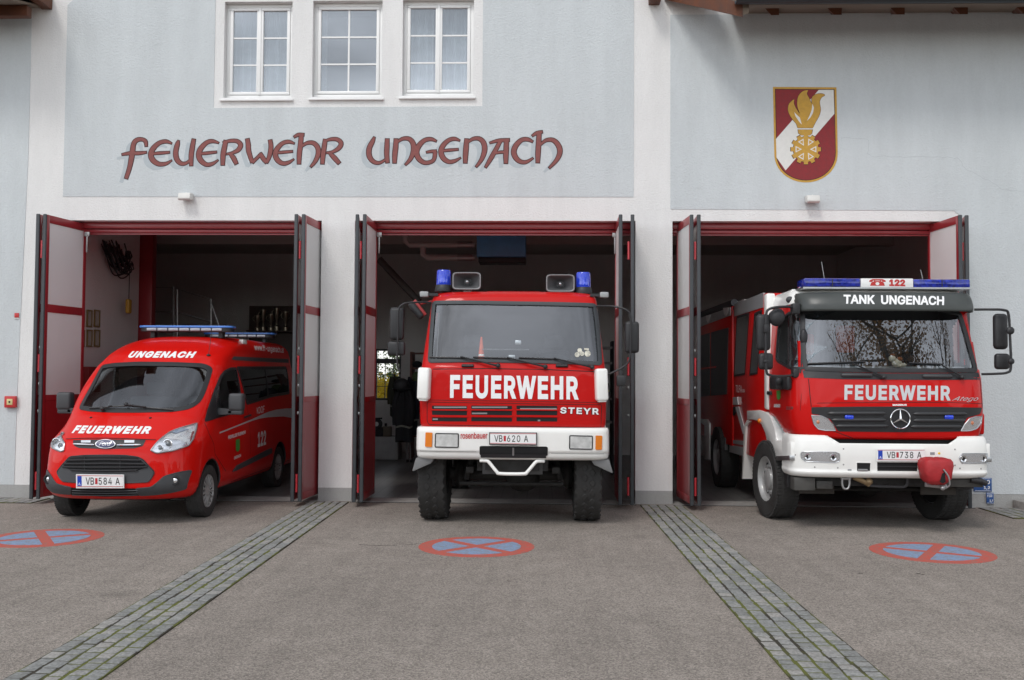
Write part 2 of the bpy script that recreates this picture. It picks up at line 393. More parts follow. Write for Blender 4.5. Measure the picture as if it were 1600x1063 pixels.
# ---- surfaces that decals, glass and lamps are laid onto
class Surf:
    def __init__(s, bms, cx):
        vs_, fs = [], []
        for b in bms:
            k = len(vs_); b.verts.index_update(); vs_ += [v.co.copy() for v in b.verts]; fs += [[k + v.index for v in f.verts] for f in b.faces]
        s.t = BVHTree.FromPolygons(vs_, fs); s.cx = cx; s.off = V((cx, 0, 0))
    def pick(s, p):
        h = s.t.ray_cast(CLOC - s.off, ray(*p).normalized())
        if h[0] is None:
            q = s.t.find_nearest(at(p[0], p[1], 1, -2.4) - s.off)[0]; return q
        return h[0]
    def pk(s, pts, axis='y'):
        """photo pixels -> outline in the projection plane of that axis (x,z for 'y'; y,z for 'x')"""
        o = [s.pick(p) for p in pts]
        return [((q.x, q.z) if axis == 'y' else (q.y, q.z)) for q in o]
    def drop(s, a, b, axis, off):
        if axis == 'y': o, d = V((a, -9, b)), V((0, 1, 0))
        elif axis == 'x': o, d = V((9, a, b)), V((-1, 0, 0))
        else: o, d = V((-9, a, b)), V((1, 0, 0))
        h = s.t.ray_cast(o, d)
        if h[0] is None:
            q = V((a, -2.3, b)) if axis == 'y' else V((1.0 if axis == 'x' else -1.2, a, b)); p, nn = s.t.find_nearest(q)[:2]
        else: p, nn = h[0], h[1]
        if nn.dot(d) > 0: nn = -nn
        return p + nn * off
    def lay(s, b, axis, off, res=.05):
        xs = [v.co.x for v in b.verts]; ys = [v.co.y for v in b.verts]
        for lo, hi, no in ((min(xs), max(xs), V((1, 0, 0))), (min(ys), max(ys), V((0, 1, 0)))):
            k = int((hi - lo) / res)
            for i in range(1, k + 1):
                bmesh.ops.bisect_plane(b, geom=b.verts[:] + b.edges[:] + b.faces[:], dist=1e-6, plane_co=no * (lo + (hi - lo) * i / (k + 1)), plane_no=no)
        for v in b.verts: v.co = s.drop(v.co.x, v.co.y, axis, off + v.co.z)
        b.normal_update()
        want = {'y': V((0, -1, 0)), 'x': V((1, 0, 0)), '-x': V((-1, 0, 0))}[axis]
        fl = [f for f in b.faces if f.normal.dot(want) < 0]
        if fl: bmesh.ops.reverse_faces(b, faces=fl)
        b.normal_update()
        return b
    def patch(s, mb, outline, axis='y', off=.004, res=.05, mi=0, thick=0.):
        b = bmesh.new(); b.faces.new([b.verts.new((p[0], p[1], 0)) for p in outline])
        s.lay(b, axis, off, res)
        if thick:
            g = bmesh.ops.solidify(b, geom=b.faces[:], thickness=thick)
        mb.add(b, mi)
    def text(s, mb, txt, quad, axis='y', off=.004, res=.06, mi=0, **kw):
        b = text_bm(txt, **kw)
        for v in b.verts:
            q = bilin([(p[0], p[1], 0) for p in quad], v.co.x, v.co.y); v.co = V((q.x, q.y, v.co.z))
        s.lay(b, axis, off, res); mb.add(b, mi)
    def band(s, mb, outline, w, axis='y', off=.004, hgt=.01, mi=0, closed=True):
        """raised strip of width w running along the outline (inward)"""
        A, B, C = outline, inset(outline, w * .5), inset(outline, w)
        t = bmesh.new(); n = len(A)
        L = [[t.verts.new(s.drop(p[0], p[1], axis, o)) for p in P] for P, o in ((A, off * .3), (A, off + hgt * .6), (B, off + hgt), (C, off + hgt * .6), (C, off * .3))]
        for a, b in zip(L, L[1:]):
            for i in range(n if closed else n - 1): t.faces.new((a[i], a[(i + 1) % n], b[(i + 1) % n], b[i]))
        bmesh.ops.recalc_face_normals(t, faces=t.faces); mb.add(t, mi)
    def line(s, mb, pts, w, axis='y', off=.002, mi=0):
        """thin flat gap / stripe along an open polyline"""
        P = []
        for a, b in zip(pts, pts[1:]):
            a, b = V(a), V(b); k = max(1, int((b - a).length / .04)); P += [a.lerp(b, j / k) for j in range(k)]
        P.append(V(pts[-1])); t = bmesh.new(); L = []
        for i, p in enumerate(P):
            d = (P[min(i + 1, len(P) - 1)] - P[max(i - 1, 0)]).normalized(); nn = V((-d.y, d.x)) * w / 2
            L.append((t.verts.new(s.drop(*(p + nn), axis, off)), t.verts.new(s.drop(*(p - nn), axis, off))))
        for a, b in zip(L, L[1:]): t.faces.new((a[0], a[1], b[1], b[0]))
        bmesh.ops.recalc_face_normals(t, faces=t.faces); mb.add(t, mi)

def ring_pts(z, yf, w, L, n, yb, nf=56, ns=36, nr=6):
    dense = []
    for i in range(321):
        t = pi - pi * i / 320; c, s_ = cos(t), sin(t)
        dense.append(V((w * math.copysign(abs(c) ** (2 / n), c), yf + L * (1 - abs(s_) ** (2 / n)), z)))
    acc = [0]
    for a, b in zip(dense, dense[1:]): acc.append(acc[-1] + (b - a).length)
    front = []; j = 0
    for i in range(nf + 1):
        d = acc[-1] * i / nf
        while j < len(acc) - 2 and acc[j + 1] < d: j += 1
        k = (d - acc[j]) / max(1e-9, acc[j + 1] - acc[j]); front.append(dense[j].lerp(dense[j + 1], min(1, max(0, k))))
    y1 = yf + L
    left = [V((-w, yb + (y1 - yb) * i / ns, z)) for i in range(ns)]
    right = [V((w, y1 + (yb - y1) * i / ns, z)) for i in range(1, ns + 1)]
    rear = [V((w - 2 * w * i / nr, yb, z)) for i in range(1, nr)]
    return left + front + right + rear
def shell(levels, yb, res=.035, nf=56, ns=36, bottom=False, top=True):
    """smooth body skin: stacked plan rings, levels = (z, front y, half width, nose depth, squareness)"""
    rows = []
    for i in range(len(levels) - 1):
        a, b, c, d = levels[max(i - 1, 0)], levels[i], levels[i + 1], levels[min(i + 2, len(levels) - 1)]
        k = max(1, int(math.ceil(math.hypot(math.hypot(c[0] - b[0], c[1] - b[1]), c[2] - b[2]) / res)))
        for j in range(k):
            t = j / k; row = []
            for m in range(5):
                ta, tb = (c[m] - a[m]) / 2, (d[m] - b[m]) / 2
                if (c[m] - b[m]) == 0: ta = tb = 0
                lim = 3 * (c[m] - b[m])
                if ta * lim <= 0: ta = 0
                elif abs(ta) > abs(lim): ta = lim
                if tb * lim <= 0: tb = 0
                elif abs(tb) > abs(lim): tb = lim
                h = t * t * (3 - 2 * t)
                row.append(b[m] * (1 - h) + c[m] * h + ta * (t ** 3 - 2 * t * t + t) + tb * (t ** 3 - t * t))
            rows.append(row)
    rows.append(list(levels[-1]))
    m = MB(); m.loft([ring_pts(*r, yb, nf, ns) for r in rows], cap0=bottom, cap1=top)
    return m.bm
def cut(bm, test):
    bm.normal_update()
    bmesh.ops.delete(bm, geom=[f for f in bm.faces if test(f.calc_center_median(), f.normal)], context='FACES')
def inner_skin(o, inner_mat, t=.02):
    o.data.materials.append(inner_mat); o.data.materials.append(inner_mat)
    md = o.modifiers.new("skin", 'SOLIDIFY'); md.thickness = t; md.offset = -1; md.material_offset = 1; md.use_rim = True; md.material_offset_rim = 1
def copy_tree(o, parent=None):
    c = o.copy(); COL.objects.link(c)
    if parent is not None: c.parent = parent
    for ch in list(o.children): copy_tree(ch, c)
    return c

# ================================================================ GROUND
def asphalt_mat():
    m = bpy.data.materials.new('asphalt'); m.use_nodes = True; t = m.node_tree; n = t.nodes; b = n['Principled BSDF']; L = t.links.new
    c = n.new('ShaderNodeTexCoord')
    def noise(sc, det=4, rough=.6, vec=None):
        a = n.new('ShaderNodeTexNoise'); a.inputs['Scale'].default_value = sc; a.inputs['Detail'].default_value = det; a.inputs['Roughness'].default_value = rough
        L(vec or c.outputs['Object'], a.inputs['Vector']); return a.outputs['Fac']
    def rng(f, a, bb, lo, hi):
        r = n.new('ShaderNodeMapRange'); r.inputs[1].default_value = a; r.inputs[2].default_value = bb; r.inputs[3].default_value = lo; r.inputs[4].default_value = hi; L(f, r.inputs[0]); return r.outputs[0]
    def mul(a, b_):
        k = n.new('ShaderNodeMath'); k.operation = 'MULTIPLY'; L(a, k.inputs[0]); L(b_, k.inputs[1]); return k.outputs[0]
    big = rng(noise(.35, 8, .65), .3, .7, .86, 1.13)
    mid = rng(noise(3.2, 6, .65), .3, .7, .90, 1.10)
    v = n.new('ShaderNodeTexVoronoi'); v.inputs['Scale'].default_value = 100; L(c.outputs['Object'], v.inputs['Vector'])
    sp = n.new('ShaderNodeSeparateColor'); L(v.outputs['Color'], sp.inputs[0])
    grain = rng(sp.outputs[0], 0, 1, .60, 1.42)
    mp_ = n.new('ShaderNodeMapping'); mp_.inputs['Scale'].default_value = (5.5, .35, 1); L(c.outputs['Object'], mp_.inputs[0])
    streak = rng(noise(1, 5, .6, mp_.outputs[0]), .35, .75, 1.05, .90)
    spot = rng(noise(.9, 3, .5), .66, .76, 1, .74)
    f = mul(mul(mul(mul(big, mid), grain), streak), spot)
    k = n.new('ShaderNodeVectorMath'); k.operation = 'SCALE'; k.inputs[0].default_value = (.256, .226, .198); L(f, k.inputs['Scale'])
    L(k.outputs[0], b.inputs['Base Color']); b.inputs['Roughness'].default_value = .9; b.inputs['Specular IOR Level'].default_value = .25
    u = n.new('ShaderNodeBump'); u.inputs['Strength'].default_value = .7; u.inputs['Distance'].default_value = .006
    L(v.outputs['Distance'], u.inputs['Height']); L(u.outputs[0], b.inputs['Normal'])
    return m
M_ASPH = asphalt_mat()
g = MB(); g.bm.faces.new([g.bm.verts.new(p) for p in ((-400, -400, 0), (400, -400, 0), (400, 400, 0), (-400, 400, 0))])
tag(obj('ground', g, M_ASPH), kind='structure')

def sett_mat():
    m = bpy.data.materials.new('granite_sett'); m.use_nodes = True; t = m.node_tree; n = t.nodes; b = n['Principled BSDF']; L = t.links.new
    gi = n.new('ShaderNodeNewGeometry'); cr = n.new('ShaderNodeValToRGB'); e = cr.color_ramp.elements
    e[0].color = (.195, .198, .188, 1); e[1].color = (.30, .288, .268, 1)
    e2 = cr.color_ramp.elements.new(.5); e2.color = (.235, .24, .232, 1)
    L(gi.outputs['Random Per Island'], cr.inputs[0])
    c = n.new('ShaderNodeTexCoord'); a = n.new('ShaderNodeTexNoise'); a.inputs['Scale'].default_value = 45; a.inputs['Detail'].default_value = 6; L(c.outputs['Object'], a.inputs['Vector'])
    r = n.new('ShaderNodeMapRange'); r.inputs[1].default_value = .3; r.inputs[2].default_value = .7; r.inputs[3].default_value = .7; r.inputs[4].default_value = 1.3; L(a.outputs['Fac'], r.inputs[0])
    k = n.new('ShaderNodeVectorMath'); k.operation = 'SCALE'; L(cr.outputs[0], k.inputs[0]); L(r.outputs[0], k.inputs['Scale']); L(k.outputs[0], b.inputs['Base Color'])
    b.inputs['Roughness'].default_value = .8
    u = n.new('ShaderNodeBump'); u.inputs['Strength'].default_value = .6; u.inputs['Distance'].default_value = .01; L(a.outputs['Fac'], u.inputs['Height']); L(u.outputs[0], b.inputs['Normal'])
    return m
M_SETT = sett_mat()
def moss_mat():
    m = bpy.data.materials.new('joint_moss'); m.use_nodes = True; t = m.node_tree; n = t.nodes; b = n['Principled BSDF']; L = t.links.new
    c = n.new('ShaderNodeTexCoord'); a = n.new('ShaderNodeTexNoise'); a.inputs['Scale'].default_value = 2.6; a.inputs['Detail'].default_value = 7; L(c.outputs['Object'], a.inputs['Vector'])
    cr = n.new('ShaderNodeValToRGB'); e = cr.color_ramp.elements; e[0].position = .42; e[0].color = (.038, .032, .022, 1); e[1].position = .55; e[1].color = (.105, .115, .020, 1)
    L(a.outputs['Fac'], cr.inputs[0]); L(cr.outputs[0], b.inputs['Base Color']); b.inputs['Roughness'].default_value = 1
    return m
M_MOSS = moss_mat()
def setts(name, poly, cell, rows_along, seed, skew=0.):
    """a strip or field of granite setts: poly is (x0,x1,y0,y1); each stone an irregular chamfered block in the one paved surface"""
    rnd = random.Random(seed); x0, x1, y0, y1 = poly; m = MB()
    m.box(x0, x1, y0, y1, -.03, .0105, mi=1)
    nx = max(1, round((x1 - x0) / cell)); cw = (x1 - x0) / nx
    t = m.bm
    for i in range(nx):
        y = y0 + rnd.uniform(0, .06)
        while y < y1 - .03:
            ln = rnd.uniform(.75, 1.2) * rows_along; ye = min(y + ln, y1)
            gx = rnd.uniform(.008, .017); gy = rnd.uniform(.005, .012); h = .0135 + rnd.uniform(0, .004)
            a = x0 + i * cw + gx; b_ = x0 + (i + 1) * cw - gx; c, d = y + gy, ye - gy
            if d - c > .03:
                j = lambda: rnd.uniform(-.006, .006)
                base = [(a + j(), c + j()), (b_ + j(), c + j()), (b_ + j(), d + j()), (a + j(), d + j())]
                cxx = (a + b_) / 2; cyy = (c + d) / 2
                B = [t.verts.new((p[0], p[1], .002)) for p in base]
                Mv = [t.verts.new((p[0], p[1], h - .0025)) for p in base]
                T = [t.verts.new((cxx + (p[0] - cxx) * .86, cyy + (p[1] - cyy) * .88, h + rnd.uniform(-.001, .001))) for p in base]
                for q in range(4):
                    t.faces.new((B[q], B[(q + 1) % 4], Mv[(q + 1) % 4], Mv[q])); t.faces.new((Mv[q], Mv[(q + 1) % 4], T[(q + 1) % 4], T[q]))
                t.faces.new(T)
            y = ye
    for v in m.bm.verts: v.co.x += skew * (y1 - v.co.y)
    return tag(obj(name, m, [M_SETT, M_MOSS], smooth=30), kind='structure')
setts('paving_strip', (-3.44, -2.85, -11.5, -.14), .118, .13, 3, .017)
setts('paving_strip', (1.485, 2.105, -11.5, -.16), .124, .13, 4, .0115)
setts('paving_strip', (-14, -7.42, -.62, -.06), .14, .15, 5)
setts('paving_strip', (6.45, 9.6, -1.15, -.10), .14, .15, 6)

# painted no-stopping roundels
def road_paint(name, col, col2):
    m = mat(name, col, .85); t = m.node_tree; n = t.nodes; b = n['Principled BSDF']; L = t.links.new
    c = n.new('ShaderNodeTexCoord'); a = n.new('ShaderNodeTexNoise'); a.inputs['Scale'].default_value = 14; a.inputs['Detail'].default_value = 10; a.inputs['Roughness'].default_value = .75
    L(c.outputs['Object'], a.inputs['Vector'])
    a2 = n.new('ShaderNodeTexNoise'); a2.inputs['Scale'].default_value = 110; a2.inputs['Detail'].default_value = 2; L(c.outputs['Object'], a2.inputs['Vector'])
    s_ = n.new('ShaderNodeMath'); s_.operation = 'MULTIPLY_ADD'; s_.inputs[1].default_value = .6; L(a2.outputs['Fac'], s_.inputs[0]); L(a.outputs['Fac'], s_.inputs[2])
    cr = n.new('ShaderNodeValToRGB'); e = cr.color_ramp.elements; e[0].position = .72; e[0].color = (*col, 1); e[1].position = .98; e[1].color = (*col2, 1)
    L(s_.outputs[0], cr.inputs[0]); L(cr.outputs[0], b.inputs['Base Color']); return m
M_PRED = road_paint('road_paint_red', (.50, .075, .052), (.25, .14, .11))
M_PBLUE = road_paint('road_paint_blue', (.20, .30, .47), (.21, .19, .17))
def roundel(cx, cy, rot, label):
    r = .645; k = 72
    m = MB()
    m.prism([(r * cos(2 * pi * i / k), r * sin(2 * pi * i / k)) for i in range(k)], 'z', -.01, .0025)
    o = obj('no_stopping_marking', m, M_PRED, loc=(cx, cy, 0)); o.rotation_euler.z = rot
    q = MB(); ri, w = .495, .062
    for a in range(4):
        pts = []
        d = w * math.sqrt(2); st = math.asin(w / ri)
        for i in range(15):
            th = pi / 4 * 0 + st + (pi / 2 - 2 * st) * i / 14
            pts.append((ri * cos(th), ri * sin(th)))
        pts.append((w, w))
        ca, sa = cos(a * pi / 2), sin(a * pi / 2)
        q.prism([(p[0] * ca - p[1] * sa, p[0] * sa + p[1] * ca) for p in pts], 'z', 0, .005)
    obj('blue_field', q, M_PBLUE, o)
    return tag(o, label, 'road marking', 'no-stopping signs painted on the forecourt')
roundel(-.70, -3.74, R(45), 'round red and blue no-stopping sign painted on asphalt in front of the middle truck')
roundel(4.29, -3.78, R(45 + 14), 'round red and blue no-stopping sign painted on asphalt in front of the tanker truck')
roundel(-5.72, -3.50, R(45 - 12), 'round red and blue no-stopping sign painted on asphalt in front of the van')

cm = MB(); rnd = random.Random(2)
def gcrack(pts, w):
    P = [at(*q, 2, .0015) for q in pts]; P = bez([(p.x, p.y, .0015) for p in P], 5); P = [p + V((rnd.uniform(-.012, .012), rnd.uniform(-.012, .012), 0)) for p in P]
    for i, (a, b) in enumerate(zip(P, P[1:])):
        d = (b - a); nn = V((-d.y, d.x, 0)).normalized() * w * (.5 + .5 * ((i * 7) % 3) / 2); cm.bm.faces.new([cm.bm.verts.new(q) for q in (a - nn, b - nn, b + nn, a + nn)])
for pts, w in ((((560, 851), (590, 852.5), (622, 852)), .012), (((632, 852), (652, 850)), .010), (((1340, 896), (1346, 896)), .02), (((1430, 896), (1443, 898)), .02), (((792, 908), (800, 908)), .012), (((128, 858), (136, 858)), .014), (((1120, 830), (1180, 836), (1240, 834)), .005), (((380, 838), (440, 846), (520, 850)), .004)): gcrack(pts, w)
tag(obj('forecourt_cracks', cm, mat('crack_dark', (.05, .042, .036), 1)), kind='structure')
# threshold and kerb
t_ = MB()
for a, b in ((-7.40, -3.35), (-2.84, 1.43), (1.985, 6.395)):
    t_.box(a, b, -.10, .36, -.05, .010); t_.box(a, b, -.135, -.104, -.05, .004, mi=1)
tag(obj('threshold', t_, [M_CONC, M_VOID]), kind='structure')
k_ = MB(); kp = [at(1552, 779, 2, .12), at(1575, 790, 2, .12), at(1608, 801, 2, .12), at(1700, 835, 2, .12)]
kp = [(6.98, -.02), (7.0, -.35), (7.12, -.75), (7.4, -1.25), (8.1, -1.8), (9.6, -2.4)]
for (a, b) in zip(kp, kp[1:]):
    a, b = V(a), V(b); d = (b - a); L_ = d.length; d.normalize(); nn = V((-d.y, d.x)) * .16
    a2 = a + d * .006; b2 = b - d * .004
    k_.prism([tuple(a2), tuple(b2), tuple(b2 + nn), tuple(a2 + nn)], 'z', -.05, .125, .012)
tag(obj('kerb', k_, M_CONC), kind='structure')
s_ = MB(); s_.prism([(7.1, 0), (7.13, -.33), (7.25, -.68), (7.5, -1.12), (8.2, -1.66), (9.7, -2.24), (14, -2.4), (14, 0)], 'z', -.05, .09)
M_SOIL = mat('bed_soil', (.09, .075, .055), 1, var=.4, vscale=12, bump=1, bscale=30)
tag(obj('planting_bed_ground', s_, M_SOIL), kind='structure')

# ================================================================ FIRE STATION
FS = empty('fire_station')
tag(FS, 'pale blue and white rendered fire station with three open red folding gateways', 'building')
OPEN = [(-7.40, -3.35, 0, 4.26), (-2.84, 1.43, 0, 4.26), (1.985, 6.395, 0, 4.26)]
WIN = [(-4.905, -3.85, 6.16, 7.66), (-3.53, -2.455, 6.17, 7.67), (-2.14, -1.045, 6.185, 7.69)]
HOLES = OPEN + WIN
xs = sorted({-16, 16, *[h[0] for h in HOLES], *[h[1] for h in HOLES]}); zs = sorted({.2, 9.2, *[h[2] for h in HOLES if h[2]], *[h[3] for h in HOLES]})
w = MB()
for i in range(len(xs) - 1):
    col = []
    for j in range(len(zs) - 1):
        cx, cz = (xs[i] + xs[i + 1]) / 2, (zs[j] + zs[j + 1]) / 2
        solid = not any(h[0] < cx < h[1] and h[2] < cz < h[3] for h in HOLES)
        if solid and (cx < -7.9 or cx > 2.0) and zs[j] >= 7.6: solid = True
        if solid and col and abs(col[-1][1] - zs[j]) < 1e-6: col[-1][1] = zs[j + 1]
        elif solid: col.append([zs[j], zs[j + 1]])
    for a, b in col: w.box(xs[i], xs[i + 1], 0, .35, a, b)
w.prism([(-8.2, 9.2), (2.2, 9.2), (-3, 12.6)], 'y', 0, .35)
obj('facade_wall', w, M_WHITE, FS)
for a, b in ((-16, -7.40), (-3.35, -2.84), (1.43, 1.985), (6.395, 16)): p = MB(); p.box(a, b, -.003, .347, -.02, .2); obj('plinth', p, M_PLINTH, FS)
# blue render panels, a few millimetres proud of the white bands
T = .007
b1 = MB(); b1.prism([(-7.93, 7.44), (-7.93, 5.2), (-8.0, 2.1), (-8.02, .2), (-16, .2), (-16, 7.44)], 'y', -T, .01)
obj('render_panel', b1, M_BLUE, FS)
b2 = MB()
b2.prism([(-7.37, 4.625), (1.40, 4.625), (1.40, 9.2), (-.905, 9.2), (-.905, 6.02), (-5.05, 6.0), (-5.05, 9.2), (-6.2, 9.2), (-7.2, 7.78), (-7.37, 7.62)], 'y', -T, .01)
obj('render_panel', b2, M_BLUE, FS)
b3 = MB()
b3.prism([(1.955, 4.44), (1.955, 7.42), (16, 7.42), (16, .2), (6.40, .2), (6.40, 4.27), (6.2, 4.40), (6.2, 4.42)], 'y', -T, .01)
obj('render_panel', b3, M_BLUE, FS)

# hairline cracks in the render
cr_ = MB()
for seed, pts in ((1, [(960 + .4 * u, .4 * v) for u, v in ((885, 540), (985, 545), (992, 580), (998, 608), (1090, 612), (1220, 612), (1300, 615), (1350, 625), (1365, 655), (1420, 685), (1480, 715), (1520, 742), (1590, 745))]),):
    P = [at(*q, 1, -T - .001) for q in pts]; P = bez(P, 6); rnd = random.Random(seed)
    P = [V((q.x, -T - .0012, q.z + rnd.uniform(-.012, .012))) for q in P]
    for a, b in zip(P, P[1:]):
        hw = .0019; d = (b - a); nn = V((-d.z, 0, d.x)).normalized() * hw
        f = [cr_.bm.verts.new(q) for q in (a - nn, b - nn, b + nn, a + nn)]; cr_.bm.faces.new(f)
obj('render_crack', cr_, mat('crack_grey', (.40, .43, .45), 1), FS)

# windows
def window(x0, x1, z0, z1, single):
    f = MB(); y = .11; fw = .055
    f.box(x0, x1, y, y + .07, z0, z0 + fw * 1.3, .006); f.box(x0, x1, y, y + .07, z1 - fw, z1, .006)
    f.box(x0, x0 + fw, y, y + .07, z0 + fw * 1.3, z1 - fw, .006); f.box(x1 - fw, x1, y, y + .07, z0 + fw * 1.3, z1 - fw, .006)
    xm = (x0 + x1) / 2; zi0, zi1 = z0 + fw * 1.3, z1 - fw
    s = .05
    def sash(a, b):
        f.box(a, b, y - .012, y + .05, zi0 + .004, zi0 + s, .008); f.box(a, b, y - .012, y + .05, zi1 - s, zi1 - .004, .008)
        f.box(a, a + s, y - .012, y + .05, zi0 + s, zi1 - s, .008); f.box(b - s, b, y - .012, y + .05, zi0 + s, zi1 - s, .008)
        for k in (1, 2):
            zz = zi0 + s + (zi1 - zi0 - 2 * s) * k / 3; f.box(a + s, b - s, y + .012, y + .03, zz - .012, zz + .012)
    if single:
        sash(x0 + fw + .002, x1 - fw - .002); f.box(xm - .013, xm + .013, y + .010, y + .032, zi0 + s, zi1 - s)
    else:
        sash(x0 + fw + .002, xm - .002); sash(xm + .002, x1 - fw - .002)
        f.box(xm - .02, xm + .02, y - .022, y - .012, zi0, zi1, .006)
    o = obj('window', f, M_FRAMEW, FS)
    g_ = MB(); g_.box(x0 + fw, x1 - fw, y + .02, y + .026, zi0 + .02, zi1 - .02); obj('pane', g_, M_GLASS_WIN, o)
    c = MB()
    for a, b in (((x0 + .05, xm - .10), (xm + .04, x1 - .04)) if not single else ((x0 + .04, x0 + .17),)):
        rows = []
        n = 60
        ring = [V((a + (b - a) * i / n, y + .17 + .022 * sin(i * 1.35 + sin(i * .37) * 2), 0)) for i in range(n + 1)]
        for zz in (z0, z1 + .05): rows.append([V((q.x, q.y, zz)) for q in ring])
        c.loft(rows, closed=False)
    obj('curtain', c, M_CURTAIN, o)
    sl = MB(); sl.prism([(-.045, z0 - .058), (-.045, z0 - .028), (.11, z0 + .004), (.11, z0 - .058)], 'x', x0 - .045, x1 + .035, .005)
    obj('sill', sl, M_FRAMEW, o)
for i, wn in enumerate(WIN): window(*wn, i == 1)
r_ = MB(); r_.box(-5.6, -.3, 2.6, 2.7, 5.3, 8.4); r_.box(-5.6, -5.5, .36, 2.6, 5.3, 8.4); r_.box(-.4, -.3, .36, 2.6, 5.3, 8.4); r_.box(-5.6, -.3, .36, 2.7, 5.2, 5.3); r_.box(-5.6, -.3, .36, 2.7, 8.4, 8.5)
obj('upper_room', r_, mat('room_plaster', (.30, .32, .35), .9), FS)

# folding doors
def leaf_protos():
    H0, H1, Wd, th = .095, 4.235, .97, .042
    f = MB(); h = th / 2
    def bx(y0, y1, z0, z1, t=h, bev=.004): f.box(-t, t, y0, y1, z0, z1, bev)
    bx(-Wd + .035, -Wd + .10, H0, H1); bx(-.065, 0, H0, H1)
    for a, b in ((H1 - .115, H1), (2.80, 2.92), (1.50, 1.585), (H0, H0 + .10)): bx(-Wd + .10, -.065, a, b)
    f.box(-.014, .014, -Wd + .10, -.065, H0 + .10, 1.50)
    o = obj('door_leaf', f, M_DOORRED)
    for a, b in ((2.92, H1 - .115), (1.585, 2.80)):
        q = MB(); q.box(-.010, .010, -Wd + .095, -.06, a - .004, b + .004); obj('pane', q, M_POLY, o)
    s = MB(); s.box(-h - .006, h + .006, -Wd, -Wd + .034, H0 - .02, H1 + .004, .012, 3); obj('edge_seal', s, M_ANTH, o)
    return o
PROTO = leaf_protos(); first = [True]
def put_leaf(xi, xo, hinge_dx=0):
    if first[0]: o = PROTO; o.parent = FS; first[0] = False
    else:
        o = PROTO.copy(); COL.objects.link(o); o.parent = FS
        for ch in list(PROTO.children):
            if ch.name.split('.')[0] in ('pane', 'edge_seal'): c = ch.copy(); COL.objects.link(c); c.parent = o
    yi, yo = .25, -.72
    o.location = (xi, yi, 0); o.rotation_euler.z = math.atan2(xo - xi, yi - yo)
    if hinge_dx:
        for a in (3.72, 2.05, .34):
            hm = MB(); hm.lathe([(.0, -.13), (.018, -.13), (.018, -.004), (.014, -.004), (.014, .004), (.018, .004), (.018, .13), (0, .13)], (hinge_dx, -.935, a), 'z', 12)
            
            obj('hinge', hm, M_HINGE, o)
        for zz in (2.28, 1.75, 1.35): hm = MB(); hm.box(hinge_dx - .012, hinge_dx + .012, -.93, -.90, zz - .02, zz + .02, .005); obj('latch_stud', hm, M_STEEL, o)
for A, B, sg in (((-7.40, -7.375), (-7.125, -7.285), 1), ((-3.375, -3.455), (-3.57, -3.56), -1), ((-2.81, -2.665), (-2.555, -2.56), 1),
                 ((1.395, 1.315), (1.16, 1.145), -1), ((2.10, 2.165), (2.30, 2.265), 1), ((6.33, 6.065), (5.91, 5.975), -1)):
    put_leaf(*A, hinge_dx=.055 * sg); put_leaf(*B)
for a, b, *_ in OPEN:
    q = MB(); q.box(a + .004, b - .004, .16, .30, 4.16, 4.255, .006); q.box(a + .004, b - .004, .19, .27, 4.095, 4.15, .012); q.box(a + .02, b - .02, .215, .245, 4.07, 4.09)
    o = obj('door_rail', q, M_DOORRED, FS)
    for xx in (a + .35, b - .30):
        br = MB(); br.box(xx - .04, xx + .04, .13, .16, 4.03, 4.10, .006); br.box(xx - .012, xx + .012, .135, .155, 3.78, 4.05, .004); obj('guide_bracket', br, M_STEEL, o)

# roof over the right wing, its rafters and gutter; the eave on the left; gable verge
def roof_wing(x0, x1, dz):
    q = MB(); q.prism([(-1.02, 7.215 + dz), (-1.02, 7.29 + dz), (6, 9.70 + dz), (6, 9.55 + dz)], 'x', x0, x1); o = obj('roof', q, M_TILE, FS)
    q = MB(); q.prism([(-1.02, 7.17 + dz), (-1.02, 7.20 + dz), (.0, 7.47 + dz), (.0, 7.435 + dz)], 'x', x0 + .02, x1); obj('soffit', q, M_SOFFIT, FS)
    return o
roof_wing(2.86, 16, 0); roof_wing(-16, -7.75, .14)
prof = [(.075 * sin(a), -.075 * cos(a)) for a in [pi * (i / 10 - .5) for i in range(11)]]
for x0, x1, zz in ((2.72, 16, 7.225), (-16, -7.7, 7.37)):
    ring = [(-1.10 + p[0], zz + p[1]) for p in prof] + [(-1.10 + p[0] * .93, zz + .002 + p[1] * .93) for p in prof[::-1]]
    gt = MB(); gt.prism(ring, 'x', x0, x1); obj('gutter', gt, M_GUTTER, FS)
for i in range(12):
    dx = i * .905
    q = MB(); q.loft([[(3.20 + dx, -.6, 7.33), (3.45 + dx, -.6, 7.33), (3.45 + dx, -.6, 7.18), (3.34 + dx, -.6, 7.18)], [(3.34 + dx, 0, 7.57), (3.60 + dx, 0, 7.57), (3.60 + dx, 0, 7.41), (3.48 + dx, 0, 7.41)]]); obj('rafter', q, M_WOOD, FS)
for x0, x1, y0, y1, z0, z1 in ((-7.77, -7.61, -.95, 0, 7.55, 7.75), (-16, -7.78, -.42, -.28, 7.30, 7.46), (1.62, 1.79, -.4, 0, 7.57, 7.76)): q = MB(); q.box(x0, x1, y0, y1, z0, z1, .006); obj('purlin', q, M_WOOD, FS)
q = MB(); q.loft([[(1.86, -.02, 7.65), (2.14, -.02, 7.60), (2.14, -.02, 7.80), (1.86, -.02, 7.80)], [(2.62, -1.0, 7.06), (2.84, -1.0, 7.0), (2.84, -1.0, 7.2), (2.62, -1.0, 7.26)]]); obj('verge_board', q, M_WOOD, FS)
q = MB(); q.loft([[(2.15, -.02, 7.62), (2.52, -.02, 7.62), (2.52, -.02, 7.80), (2.15, -.02, 7.80)], [(2.845, -1.0, 7.03), (2.93, -1.0, 7.06), (2.93, -1.0, 7.24), (2.845, -1.0, 7.24)]]); obj('fascia', q, M_SOFFIT, FS)
